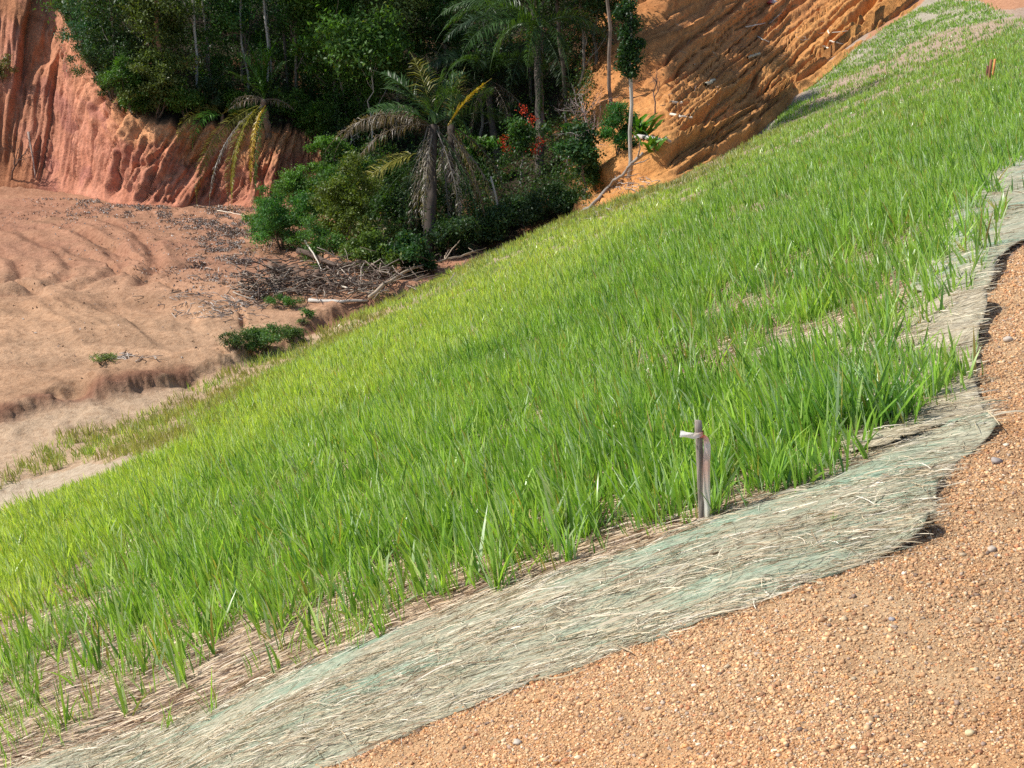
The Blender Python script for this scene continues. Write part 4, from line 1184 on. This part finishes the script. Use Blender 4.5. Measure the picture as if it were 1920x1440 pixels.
# ------------------------------------------------------------------ palms
def frond_mesh(L, az, el0, el1, col, lw=0.42, dead=False, n=46, droop=0.5, twist=0.0, wid=0.042, roll=None):
    roll = RNG.uniform(0.35, 1.15) * (1 if RNG.random() < 0.5 else -1) if roll is None else roll
    m = 24; t = np.linspace(0, 1, m)
    el = R(1) * (el0 + (el1 - el0) * t ** 1.15)
    a = R(az) + twist * t
    d = np.stack([np.cos(el) * np.cos(a), np.cos(el) * np.sin(a), np.sin(el)], -1)
    p = np.concatenate([[np.zeros(3)], np.cumsum(d[:-1] * L / (m - 1), axis=0)])
    parts = [tube(p, np.linspace(0.026, 0.005, m), 5, tuple(np.array(col) * (1.1 if not dead else 0.9)))]
    ti = np.linspace(0.10, 0.995, n)
    base = np.stack([np.interp(ti, t, p[:, k]) for k in range(3)], -1)
    tg = np.stack([np.interp(ti, t, d[:, k]) for k in range(3)], -1)
    hz = np.stack([-np.sin(a), np.cos(a), np.zeros(m)], -1)
    hz = np.stack([np.interp(ti, t, hz[:, k]) for k in range(3)], -1)
    hz = hz * math.cos(roll) + np.cross(tg, hz) * math.sin(roll)
    LL = lw * np.sin(np.clip(ti * 1.02 + 0.10, 0, 1) * np.pi) ** 0.6 * (0.85 + 0.3 * RNG.random(n))
    V = []; C = []; nq = 0; Fq = []
    for sgn in (-1, 1):
        jt = RNG.normal(0, 0.16 if not dead else 0.5, (n, 3))
        dr = hz * sgn + tg * (0.75 if not dead else 0.5) + jt; dr[:, 2] += 0.28 if not dead else -0.5
        dr /= np.linalg.norm(dr, axis=1)[:, None]
        p0 = base; p1 = p0 + dr * (LL * 0.5)[:, None]
        d2 = dr.copy(); d2[:, 2] -= droop * (1 + 0.4 * RNG.random(n)); d2 /= np.linalg.norm(d2, axis=1)[:, None]
        p2 = p1 + d2 * (LL * 0.5)[:, None]
        wv = np.cross(dr, hz * 0.2 + np.array([0, 0, 1.0]) + RNG.normal(0, 0.3, (n, 3))); wv /= np.linalg.norm(wv, axis=1)[:, None]
        w0 = wid * (0.8 if not dead else 0.5)
        vv = np.stack([p0 - wv * w0 * 0.25, p0 + wv * w0 * 0.25, p1 - wv * w0 * 0.5, p1 + wv * w0 * 0.5, p2 - wv * w0 * 0.06, p2 + wv * w0 * 0.06], 1)
        cc = np.array(col)[None] * (0.7 + 0.6 * RNG.random((n, 1)))
        V.append(vv.reshape(-1, 3)); C.append(np.repeat(cc, 6, 0))
        b0 = nq + (np.arange(n) * 6)[:, None, None]
        Fq.append((b0 + np.array([[0, 1, 3, 2], [2, 3, 5, 4]])[None]).reshape(-1, 4)); nq += n * 6
    parts.append((np.concatenate(V), np.concatenate(Fq), np.concatenate(C)))
    return cat_meshes(parts)

PG = (0.055, 0.115, 0.025); PY = (0.22, 0.21, 0.035); PD = (0.20, 0.155, 0.11); PGR = (0.26, 0.23, 0.20); PDK = (0.035, 0.070, 0.024); PB = (0.075, 0.19, 0.022); PO = (0.36, 0.26, 0.03)
def palm(label, foot, crown, r, fronds, tcol=(0.07, 0.055, 0.045), extra=None):
    foot = Vector(foot); crown = Vector(crown)
    t = thing("palm_tree", label, "palm", foot)
    rel = crown - foot
    pts = wander((0, 0, -0.3), rel, 14, 0.12)
    rad = np.linspace(r * 1.15, r * 0.85, 14)
    tv, tf, tc_ = tube(pts, rad, 10, tcol, 0.25)
    obj("trunk", mesh_np("trunk", tv, tf, tc_, M_BARK, True), t)
    for fr in fronds:
        (L, az, e0, e1, col, lw) = fr[:6]; dead = col in (PD, PGR)
        me = mesh_np("frond", *frond_mesh(L, az, e0, e1, col, lw, dead, int(24 * L), 0.5 if not dead else 1.0))
        o = obj("frond", me, t, loc=rel + Vector(fr[6] if len(fr) > 6 else (0, 0, 0)))
        me.materials.append(M_FROND)
        if col == PY: o["label"] = "yellowing frond"
        if col == PO: o["label"] = "orange yellow frond tip"
        if col in (PD, PGR): o["label"] = "dead grey brown hanging frond"
    return t

b = gp(805, 478); T0 = b.length
def at(u, v, t): return Vector(P(u, v, t))
mid_crown = at(812, 236, T0 * 1.02)
SK = [(3.3 + 0.7 * RNG.random(), -90 + RNG.normal(0, 75), -35 - 25 * RNG.random(), -89, [PGR, PD, PDK][i % 3], 0.32 + 0.1 * RNG.random(), (RNG.normal(0, 0.12), -0.1, -0.1)) for i in range(9)]
palm("middle palm with a skirt of dead grey fronds and one yellow tipped leaf", b, mid_crown, 0.17, [
    (2.7, 158, 62, 8, PG, 0.55), (2.5, 128, 78, 40, PY, 0.60), (2.3, 100, 80, 30, PG, 0.55), (2.4, 45, 70, 10, PG, 0.5), (2.0, 20, 55, 30, PO, 0.42, (0.45, 0, 0.0)), (2.6, -60, 60, -20, PG, 0.5), (2.5, 200, 40, -30, PG, 0.5),
    (3.6, 180, 30, -72, PD, 0.42), (3.9, 172, 22, -60, PD, 0.42), (3.2, 196, 10, -78, PD, 0.40), (3.0, 150, 35, -75, PGR, 0.4),
    (2.9, 190, -10, -62, PY, 0.62, (-0.35, 0, -0.8)), (3.1, 205, -25, -80, PG, 0.5, (-0.2, 0, -0.9)), (2.6, 220, -50, -84, PG, 0.4, (-0.1, 0, -0.9)),
    (3.9, -100, -55, -88, PGR, 0.30), (3.8, -70, -62, -90, PGR, 0.28, (0.15, 0, 0)), (3.9, 240, -60, -89, PGR, 0.30, (-0.15, 0, 0)), (3.4, 0, -50, -88, PD, 0.3, (0.2, 0, -0.2)), (3.5, 20, -40, -86, PGR, 0.28, (0.4, 0, -0.2)), (3.3, -30, -50, -88, PD, 0.28, (0.5, 0, -0.1)), (2.6, 60, 20, -60, PG, 0.45), (2.3, 75, 75, 20, PG, 0.5), (2.6, 140, 50, -10, PG, 0.55), (2.2, -90, 50, -40, PG, 0.5)] + SK[:6])
palm("second palm stem of the middle clump, darker and half hidden", gp(838, 440), at(846, 236, T0 * 1.06), 0.14, [
    (2.2, 30, 60, -10, PDK, 0.5), (2.2, -20, 40, -40, PDK, 0.5), (3.2, 10, -30, -88, PD, 0.3), (3.4, -60, -55, -89, PGR, 0.3), (3.2, 60, -40, -88, PD, 0.3), (2.4, 90, 70, 20, PG, 0.5), (2.0, 60, 75, 50, PY, 0.5)] + SK[6:])
p1 = hb(1015, 330)
tall_c = at(1012, 52, p1.length * 1.0)
palm("tall dark palm with long fronds drooping over the middle of the wood", p1, tall_c, 0.16, [
    (4.4, 185, 30, -70, PDK, 0.62), (4.6, 200, 40, -66, PG, 0.66), (4.2, 215, 25, -74, PG, 0.66), (4.6, 170, 45, -55, PG, 0.6), (3.8, 235, 20, -78, PG, 0.66), (3.6, 260, 10, -80, PG, 0.62), (3.6, -70, 10, -80, PDK, 0.6),
    (3.8, 160, 70, 0, PG, 0.6), (3.4, 60, 70, 10, PDK, 0.5), (3.0, 20, 30, -60, PDK, 0.6), (3.2, -20, 35, -75, PDK, 0.55), (3.4, 100, 75, 20, PG, 0.5), (3.6, 240, -20, -86, PDK, 0.5), (3.4, -60, -30, -86, PDK, 0.5), (4.0, -90, -50, -89, PDK, 0.4)], (0.11, 0.09, 0.075))
p2 = gp(500, 246)
palm("short palm on the cliff brink with long leaves hanging down the face", p2, p2 + Vector((0.05, -0.35, 1.2)), 0.13, [
    (2.3, 150, 86, 55, PB, 0.50), (2.5, 100, 88, 70, PB, 0.50), (2.4, 30, 88, 55, PB, 0.50), (2.2, 70, 84, 60, PB, 0.5), (2.2, 200, 80, 35, PB, 0.48), (2.0, -20, 75, 20, PG, 0.45), (1.9, 175, 55, 10, PG, 0.45), (1.0, -90, 70, 40, PB, 0.2), (1.0, -60, 80, 60, PB, 0.18),
    (5.0, 250, -12, -97, PY, 0.34, (0.1, -0.3, -0.2)), (5.4, 240, -15, -93, PGR, 0.26, (0, -0.3, -0.2)), (5.2, 258, -12, -97, PY, 0.32, (-0.1, -0.3, -0.2)), (4.8, 268, -10, -98, PG, 0.40, (0.2, -0.3, -0.2)), (4.4, 266, -10, -97, PO, 0.28, (0.1, -0.35, -0.2)), (5.2, 232, -12, -95, PY, 0.34, (-0.2, -0.3, -0.2)),
    (1.5, 190, 10, -50, PD, 0.3), (1.4, -20, 10, -50, PD, 0.3), (1.6, 170, 25, -60, PD, 0.3)], (0.2, 0.15, 0.11))
p3 = gp(418, 232)
palm("stemless young palm letting two leaves hang over the cliff, left of the short palm", p3, p3 + Vector((0, 0, 0.35)), 0.07, [
    (2.6, 245, 20, -96, PB, 0.34, (0.1, -0.5, 0)), (2.2, 230, 20, -92, PY, 0.28, (-0.3, -0.5, 0)), (1.2, 200, 40, -30, PY, 0.25), (1.3, 20, 40, -40, PO, 0.25)], (0.2, 0.15, 0.11))
p4 = hb(935, 300)
palm("shadowy palm with drooping fronds between the middle palm and the tall dark palm", p4, at(915, 150, p4.length * 1.0), 0.13, [
    (3.2, a_, 55, -60, PDK if i_ % 2 else PG, 0.55) for i_, a_ in enumerate((180, 205, 235, 260, 290, 320, 345, 10, 50, 110, 150))] + [(3.2, a_, -20, -88, PD, 0.35) for a_ in (200, 250, 300, 340)], (0.08, 0.065, 0.05))
# fallen frond at the foot of the bank
fb = gp(760, 452)
tag(obj("palm_frond", (lambda me: (me.materials.append(M_FROND), me)[1])(mesh_np("palm_frond", *frond_mesh(3.0, 192, 5, -35, (0.28, 0.24, 0.12), 0.5, False, 50, 1.2))), loc=fb + Vector((0, -0.3, 0.55))),
    "dry striped palm frond slumped over the shrubs below the middle palm", "palm frond")

# ------------------------------------------------------------------ shrubs at the foot of the bank
bush(530, 470, 2.5, 2.1, 9000, 0.075, (0.045, 0.125, 0.028), "large feathery green bush at the right foot of the red cliff", 0.34, 0.35)
bush(498, 440, 1.5, 1.3, 4200, 0.075, (0.05, 0.12, 0.028), "lower feathery shrub on the left flank of the large feathery bush", 0.26, 0.35)
bush(572, 425, 1.7, 2.2, 6000, 0.08, (0.06, 0.13, 0.026), "feathery bush tight against the right end of the red cliff", 0.3, 0.35)
bush(600, 500, 1.2, 1.3, 3600, 0.07, (0.06, 0.13, 0.03), "smaller feathery bush leaning out over the brush pile", 0.26, 0.35)
bush(655, 480, 2.1, 2.9, 8000, 0.085, (0.062, 0.092, 0.020), "tall bush flecked with yellow leaves left of the middle palm", 0.30)
bush(700, 515, 1.6, 1.2, 4200, 0.08, (0.06, 0.10, 0.025), "glossy low shrub under the striped dead frond", 0.26, 0.5)
bush(770, 515, 1.6, 1.1, 4200, 0.085, "gloss", "dark glossy shrub at the foot of the middle palm", 0.26, 0.55)
bush(850, 480, 1.7, 1.2, 3600, 0.085, "dark", "black green shrub in the shade right of the middle palm", 0.28, 0.5)
bush(915, 452, 1.8, 1.2, 3600, 0.085, "dark", "low shaded shrub behind the thin pole", 0.3, 0.5)
bush(985, 425, 1.8, 1.1, 3600, 0.08, "dark", "low shaded shrub below the red flowering one", 0.3, 0.5)
bush(1045, 402, 1.6, 1.0, 3000, 0.08, "dark", "dark scrub where the fallen trunk starts", 0.28, 0.5)
bush(890, 340, 1.7, 1.9, 5000, 0.11, "bright", "broad leaved green shrub in a gleam of sun right of the middle palm", 0.3, 0.6)
bush(1118, 352, 1.0, 0.8, 2200, 0.08, "mid", "small green bush beside the twisted fallen trunk", 0.26, 0.45)
bush(1158, 290, 1.3, 1.5, 4200, 0.085, (0.04, 0.13, 0.03), "ferny green bush left of the vine clad trunk", 0.28, 0.3)
bush(620, 340, 1.6, 1.7, 4600, 0.09, "bright", "bright green bush on the bank just past the cliff end", 0.28)
bush(690, 380, 1.8, 1.8, 4000, 0.09, "mid", "half shaded bush hanging behind the brown dead fronds", 0.3)

bush(610, 430, 1.5, 2.0, 4200, 0.085, "mid", "ragged dark bush between the feathery bush and the yellow flecked one", 0.3)
bush(735, 430, 1.6, 1.8, 3800, 0.09, "dark", "straggling dark bush under the middle palm crown", 0.3)
bush(810, 440, 1.8, 1.5, 3800, 0.09, "dark", "dark scrub growing between the two middle palm stems", 0.3)
bare_tree(700, 440, 2.2, "leafless brown brush tangled in front of the middle palm", (0.20, 0.15, 0.11), 0.8, 0.025, seed=21)
bare_tree(640, 330, 2.2, "grey dead vines and sticks below the brown hanging fronds", (0.26, 0.22, 0.19), 0.9, 0.022, seed=23)
bare_tree(880, 430, 2.0, "dark dead sticks standing between the middle palm and the thin pole", (0.14, 0.11, 0.09), 0.8, 0.022, seed=27)
def flowering(u, v, h, label):
    base = hb(u, v)
    t = thing("flowering_shrub", label, "shrub", base)
    a, b, c, cen = crown_mesh(0.62, h * 0.32, h, 2600, 0.10, "gloss", 0.22, 1.0, 0.2, 0.55)
    obj("foliage", mesh_np("foliage", a, b, c, M_LEAF), t)
    q = []
    for (x, y, z) in [(0.05, -0.3, h * 1.02), (0.55, -0.3, h * 0.52), (-0.55, -0.3, h * 0.50), (0.42, -0.35, h * 0.48), (-0.6, -0.2, h * 0.62), (0.35, 0, h * 0.85), (0.62, -0.2, h * 0.6)]:
        q.append(RNG.normal(size=(55, 3)) * 0.10 + np.array([x, y, z]))
    q = np.concatenate(q)
    a, b, c = leaves(q, 0.075, np.array([[0.52, 0.055, 0.03]]) * (0.6 + 0.7 * RNG.random((len(q), 1))), 0.5, 0.5)
    obj("blossoms", mesh_np("blossoms", a, b, c, M_LEAF), t)
    tv, tf, tc_ = trunk_mesh(h * 0.9, 0.035, (0.36, 0.33, 0.30))
    obj("stem", mesh_np("stem", tv, tf, tc_, M_BARK, True), t)
flowering(978, 342, 2.5, "glossy shrub with clusters of red flowers in the shade of the tall palm")
tree(1092, 372, 2.4, 0.75, 0.55, 3000, 0.10, "gloss", "small glossy leaved tree in front of the bare grey shrubs", "small_tree", "tree", 0.045, (0.2, 0.15, 0.12), clump=0.24, asp=0.6, nlimb=5)

def broadleaf(u, v, label, n=26, L=0.85):
    base = hb(u, v)
    t = thing("broadleaf_plant", label, "plant", base)
    rt = np.zeros((n, 3)); rt[:, :2] = RNG.normal(0, 0.1, (n, 2)); rt[:, 2] = 0.3 * RNG.random(n)
    c = np.array([0.10, 0.24, 0.03]) * (0.6 + 0.8 * RNG.random((n, 1)))
    a, b, cc = blades(rt, L * (0.5 + 0.7 * RNG.random(n)), 0.16 * (0.7 + 0.5 * RNG.random(n)), RNG.random(n) * 6.28, 0.3 + 0.4 * RNG.random(n), 0.7 + 0.8 * RNG.random(n), c * 0.8, c * 1.2, 4)
    obj("leaves", mesh_np("leaves", a, b, cc, M_LEAF, True), t)
    tv, tf, tc_ = trunk_mesh(0.6, 0.03, (0.2, 0.22, 0.1)); obj("stem", mesh_np("stem", tv, tf, tc_, M_BARK, True), t)
broadleaf(1200, 262, "bright plant with long drooping leaves beside the vine clad trunk", 34, 0.95)
broadleaf(1222, 290, "lower plant with broad leaves at the edge of the orange slope", 18, 0.6)

# undergrowth carpeting the forest bank
def undergrowth():
    nr, nc = HU.shape
    T = HT; U = HU
    m = ((T > 1.03) & (U > 90) & (U < 620)) | ((T > 0.06) & (U >= 612) & (U < 1110))
    m &= (T < 3.6)
    ii, jj = np.nonzero(m)
    d = np.linalg.norm(HV[ii, jj], axis=1)
    # weight by the area of each cell
    area = np.linalg.norm(HV[np.minimum(ii + 1, nr - 1), jj] - HV[ii, jj], axis=1)
    n = 270000
    pk = RNG.choice(len(ii), n, p=area / area.sum())
    p = HV[ii[pk], jj[pk]] + RNG.normal(0, 0.09, (n, 3))
    hgt = fbm(p[:, 0] / 0.9, p[:, 1] / 0.9, 3, 601)
    p[:, 2] += RNG.random(n) ** 0.7 * (0.15 + 1.7 * sst(0.35, 0.75, hgt))
    k = fbm(p[:, 0] / 1.8, p[:, 1] / 1.8, 3, 603)[:, None]
    c = np.array(GREENS["dark"]) * (1 - k) + np.array(GREENS["mid"]) * k
    c = c * (0.6 + 0.8 * RNG.random((n, 1)))
    dry = RNG.random(n) < 0.03; c[dry] = np.array([0.15, 0.10, 0.06])
    a, b, cc = leaves(p, 0.10, c, 0.5, 0.5)
    tag(obj("undergrowth", mesh_np("undergrowth", a, b, cc, M_LEAF)), "dark leafy undergrowth carpeting the forest bank", "undergrowth", kind="stuff")
undergrowth()

# ------------------------------------------------------------------ logs, branches and brushwood
def log(name, px, r, col, label, cat="log", lift=0.06, k=8, group=None, taper=0.5, jit=0.25, forks=0, zoff=None, fix=None):
    pts = []
    for i, q in enumerate(px):
        p = gp(q[0], q[1]) if len(q) < 3 else Vector(P(q[0], q[1], q[2]))
        if fix: p = p * fix; zoff = [0.0] * len(px)
        pts.append(p + Vector((0, 0, (lift if zoff is None else zoff[len(pts)]))))
    o3 = pts[0].copy()
    a = np.array([list(p - o3) for p in pts])
    n = max(8, len(a) * 3); t = np.linspace(0, 1, n); s = np.linspace(0, 1, len(a))
    pp = np.stack([np.interp(t, s, a[:, c]) for c in range(3)], -1)
    pp += RNG.normal(0, r * 0.25, pp.shape)
    parts = [tube(pp, np.linspace(r, r * taper, n), k, col, jit)]
    for q in range(forks):
        i = RNG.integers(n // 3, n - 1); Lf = 0.25 + 0.5 * RNG.random()
        dv = (pp[-1] - pp[0]) / np.linalg.norm(pp[-1] - pp[0]) + RNG.normal(0, 0.5, 3); dv[2] = abs(dv[2]) * 0.6
        parts.append(tube(wander(pp[i], pp[i] + dv * Lf, 6, 0.06), np.linspace(r * 0.45, r * 0.12, 6), 6, col))
    me = mesh_np(name, *cat_meshes(parts), M_WOOD, True)
    return tag(obj(name, me, loc=o3), label, cat, group)
GW = (0.42, 0.38, 0.34); BW = (0.22, 0.16, 0.12); DW = (0.12, 0.085, 0.065); CW = (0.66, 0.58, 0.46)
log("fallen_trunk", [(1058, 414), (1090, 398), (1118, 376), (1140, 352), (1152, 338), (1168, 328), (1180, 312), (1190, 300), (1205, 286)], 0.062, (0.30, 0.26, 0.22), "long twisted grey trunk lying up the edge of the orange slope", "fallen tree", 0.5, forks=5, taper=0.6, jit=0.5, fix=0.985)
log("log", [(1192, 268), (1215, 268), (1238, 272), (1256, 274)], 0.085, (0.5, 0.46, 0.41), "thick pale log jutting from the orange slope beside the broad leaves", lift=0.16, forks=2)
log("log", [(1146, 340), (1168, 342)], 0.035, GW, "short grey stick pointing left below the twisted trunk", lift=0.15)
log("branch", [(694, 556), (722, 532), (760, 508), (800, 494), (838, 486), (868, 479), (896, 472)], 0.05, (0.46, 0.36, 0.26), "long pale curved branch reaching over the grass edge from the brush pile", "branch", 0.45, taper=0.35, forks=6, fix=0.965)
log("log", [(578, 566), (640, 568), (690, 566)], 0.055, (0.56, 0.52, 0.46), "straight whitish log lying on bare earth in front of the brush pile", lift=0.04)
log("stump", [(508, 522), (540, 524), (575, 530), (598, 540)], 0.19, (0.20, 0.12, 0.08), "thick dark broken trunk on top of the brush pile", "stump", 0.24, k=10, jit=0.5, taper=0.7)
log("log", [(560, 498), (600, 512), (630, 530)], 0.09, DW, "dark log slanting down through the brush pile", lift=0.45, jit=0.4)
log("log", [(515, 545), (560, 552), (600, 556)], 0.08, BW, "brown log half buried at the bottom of the brush pile", lift=0.08, jit=0.4)
log("log", [(520, 560), (512, 530), (508, 512)], 0.07, (0.34, 0.27, 0.21), "short pale stub standing in the brush pile", lift=0.1)
log("branch", [(574, 500), (590, 515), (604, 532)], 0.028, (0.6, 0.54, 0.45), "whitish stick sticking up from the brush pile by the feathery bush", "branch", 0.9, zoff=[0.75, 0.6, 0.4])
log("branch", [(655, 560), (700, 548), (740, 538)], 0.03, (0.42, 0.35, 0.28), "brown branch along the foot of the glossy shrub", "branch", 0.15, forks=4)
log("branch", [(640, 548), (672, 556), (704, 560)], 0.025, CW, "thin straw coloured branch at the right end of the pile", "branch", 0.15, forks=3)
log("branch", [(470, 568), (486, 552), (500, 540)], 0.03, GW, "grey stick at the left tip of the brush pile", "branch", 0.1, forks=2)
log("pole", [(940, 452), (932, 400), (922, 338)], 0.035, (0.42, 0.39, 0.35), "thin bare pole standing upright in the dark hollow", "pole", 0.0, zoff=None) if False else None
pb = gp(940, 448); kk = pb.length / F
tv, tf, tc_ = tube([(0, 0, -0.2), (-3 * kk, 0, 40 * kk), (-10 * kk, 0, 80 * kk), (-19 * kk, 0, 116 * kk)], np.linspace(0.045, 0.028, 4), 8, (0.42, 0.39, 0.35))
tag(obj("pole", mesh_np("pole", tv, tf, tc_, M_WOOD, True), loc=pb), "thin bare pole standing upright in the dark hollow", "pole")
log("branch", [(56, 262), (62, 300), (68, 336)], 0.05, (0.34, 0.26, 0.22), "grey branch leaning on the dark left bank", "branch", 0.1, zoff=[0.3, 0.2, 0.05])
log("branch", [(408, 396), (440, 402), (468, 408)], 0.022, CW, "pale thin stick on the litter below the cliff", "branch", 0.03)
for (a, b_, r, c, lb) in [
        ((1257, 194), (1278, 195), 0.060, (0.78, 0.70, 0.55), "cream wood chunk on the orange slope right of the vine clad trunk"),
        ((1257, 217), (1296, 223), 0.050, (0.70, 0.62, 0.50), "long cream chunk just below the other cream one"),
        ((1322, 163), (1338, 151), 0.085, (0.62, 0.54, 0.38), "rounded pale boulder of wood half sunk in the orange slope"),
        ((1400, 110), (1424, 103), 0.070, (0.55, 0.47, 0.32), "dull yellow log end among debris high on the orange slope"),
        ((1420, 70), (1441, 80), 0.040, (0.72, 0.66, 0.56), "white stick slanting down right on the orange slope"),
        ((1396, 52), (1434, 44), 0.035, (0.55, 0.50, 0.44), "long thin grey stick near the top of the orange slope"),
        ((1442, 46), (1474, 16), 0.035, (0.32, 0.26, 0.20), "dark stick leaning up right near the frame top"),
        ((1543, 88), (1555, 92), 0.045, (0.74, 0.66, 0.54), "short white billet beside the upper gully"),
        ((1556, 78), (1580, 84), 0.040, (0.72, 0.64, 0.52), "white branch forming a corner with the short billet"),
        ((1553, 58), (1556, 66), 0.040, (0.76, 0.70, 0.58), "tiny white block above the white billets"),
        ((1560, 62), (1600, 57), 0.025, (0.50, 0.44, 0.36), "slim brown grey stick across the upper gully"),
        ((1300, 122), (1330, 118), 0.03, (0.5, 0.4, 0.28), "thin stick in the upper part of the sunlit orange slope")]:
    log("wood_chunk", [a, ((a[0] + b_[0]) / 2, (a[1] + b_[1]) / 2 + 0.5), b_], r, c, lb, "driftwood", r * 0.7, 7, "wood debris on the orange slope", 0.75, 0.35)
q = hb(1448, 6)
vv = IV2 * (1 + 0.35 * (RNG.random((len(IV2), 1)) - 0.5) * 2) * np.array([0.22, 0.12, 0.09])
cc = np.where((vv[:, :1] < -0.02), np.array([[0.72, 0.16, 0.18]]), np.array([[0.78, 0.74, 0.72]]))
tag(obj("plastic_bag", mesh_np("plastic_bag", vv, IF2, cc, M_TAPE, True), loc=q + Vector((0, 0, 0.05))), "crumpled pink and white plastic bag at the top of the orange slope", "plastic bag")

def twigs(name, label, spots, n, Lr, rr, pal, hz=0.4, kind="stuff"):
    parts = []
    w = np.array([s_[4] if len(s_) > 4 else 1 for s_ in spots], float); w /= w.sum()
    for i in range(n):
        s_ = spots[RNG.choice(len(spots), p=w)]
        u = s_[0] + RNG.normal(0, s_[2]); v = s_[1] + RNG.normal(0, s_[3])
        p = np.array(gp(u, v)); L = Lr * (0.3 + RNG.random())
        a = RNG.random() * 6.28; e = RNG.normal(0, 0.3)
        d = np.array([math.cos(a) * math.cos(e), math.sin(a) * math.cos(e), math.sin(e)]) * L
        p[2] += abs(RNG.normal(0, hz)) * (0.5 if hz < 0.05 else 1) + 0.01
        parts.append(tube(wander(p - d / 2, p + d / 2, 4, L * 0.12), rr * (0.5 + RNG.random()), 4, np.array(pal[RNG.integers(len(pal))]) * (0.6 + 0.7 * RNG.random())))
    me = mesh_np(name, *cat_meshes(parts), M_WOOD, True)
    return tag(obj(name, me), label, "brushwood", kind=kind)
twigs("brushwood", "tangle of dead twigs and roots heaped in front of the bushes", [(480, 552, 20, 8, 2), (540, 540, 24, 10, 2), (600, 540, 24, 12, 2), (650, 540, 26, 12, 2), (700, 545, 22, 10, 1), (740, 528, 28, 10, 1), (800, 505, 30, 8, 0.6)],
      800, 0.6, 0.012, [(0.24, 0.18, 0.14), (0.14, 0.10, 0.08), (0.36, 0.30, 0.24), (0.09, 0.065, 0.05)], 0.32)
twigs("scattered_twigs", "scattered twigs on the bare earth left of the brush pile", [(440, 570, 40, 8, 2), (410, 590, 40, 6, 1), (380, 560, 50, 10, 1), (430, 480, 40, 20, 1), (230, 672, 22, 3, 0.7), (1130, 395, 20, 8, 1), (1190, 350, 25, 10, 1), (1330, 130, 60, 40, 0.6), (1500, 60, 50, 25, 0.5)],
      520, 0.4, 0.009, [(0.34, 0.28, 0.24), (0.22, 0.16, 0.12), (0.5, 0.44, 0.38)], 0.01)

def litter():
    n = 28000
    sp = np.array([(250, 378, 60, 10, 2), (320, 400, 70, 12, 3), (420, 420, 45, 18, 4), (430, 470, 40, 22, 4), (200, 400, 90, 14, 1.2), (400, 520, 60, 16, 1.2), (150, 370, 50, 8, 1), (330, 460, 120, 40, 0.5), (200, 560, 200, 70, 0.25)])
    w = sp[:, 4] / sp[:, 4].sum(); k = RNG.choice(len(sp), n, p=w)
    u = sp[k, 0] + RNG.normal(size=n) * sp[k, 2]; v = sp[k, 1] + RNG.normal(size=n) * sp[k, 3]
    ok = (v > 372) & (u > -60) & (v < 800 - u * 0.35); u, v = u[ok], v[ok]
    m = fbm(u / 22, v / 7, 3, 701) + RNG.normal(0, 0.09, len(u)) > 0.53
    u, v = u[m], v[m]
    p = hit(u, v); p[:, 2] += 0.015
    pal = np.array([[0.42, 0.36, 0.31], [0.30, 0.21, 0.15], [0.20, 0.13, 0.10], [0.60, 0.55, 0.50], [0.36, 0.24, 0.17]])
    c = pal[RNG.choice(5, len(p), p=[.3, .28, .22, .08, .12])] * (0.7 + 0.5 * RNG.random((len(p), 1)))
    a, b, cc = leaves(p, 0.075, c, 1.2, 0.45)
    tag(obj("leaf_litter", mesh_np("leaf_litter", a, b, cc, M_STRAW)), "grey and brown dead leaves strewn below the cliff", "leaf litter", kind="stuff")
litter()

# small plants on the valley floor
bush(492, 655, 1.15, 0.55, 3000, 0.055, (0.06, 0.12, 0.035), "feathery low bush on the floor at the edge of the grass", 0.16, 0.3)
bush(548, 640, 0.8, 0.36, 1500, 0.05, (0.07, 0.12, 0.04), "smaller grey green bush touching the right of the low feathery one", 0.14, 0.3)
bush(443, 652, 0.7, 0.32, 1200, 0.05, (0.07, 0.11, 0.04), "sparse low plant just left of the feathery floor bush", 0.13, 0.3)
log("log", [(460, 650), (478, 658), (486, 668)], 0.05, DW, "dark bit of wood under the feathery floor bush", lift=0.05)
bush(531, 573, 0.75, 0.26, 1100, 0.05, (0.06, 0.14, 0.03), "flat green fern in front of the brush pile", 0.12, 0.3)
bush(578, 596, 0.38, 0.22, 420, 0.05, (0.05, 0.13, 0.03), "tiny green plant alone on the tan earth below the whitish log", 0.08, 0.3)
bush(566, 606, 0.30, 0.08, 220, 0.04, (0.10, 0.14, 0.05), "flat faint sprig just under the tiny green plant", 0.06, 0.3)
bush(196, 675, 0.62, 0.12, 420, 0.045, (0.16, 0.20, 0.08), "pale green sprig on the bare floor at the left", 0.08, 0.3)
bush(20, 145, 1.2, 1.0, 1200, 0.08, (0.12, 0.13, 0.05), "thin yellowish shrub at the left frame edge on the bank", 0.2, 0.4, base=hb(2, 150))
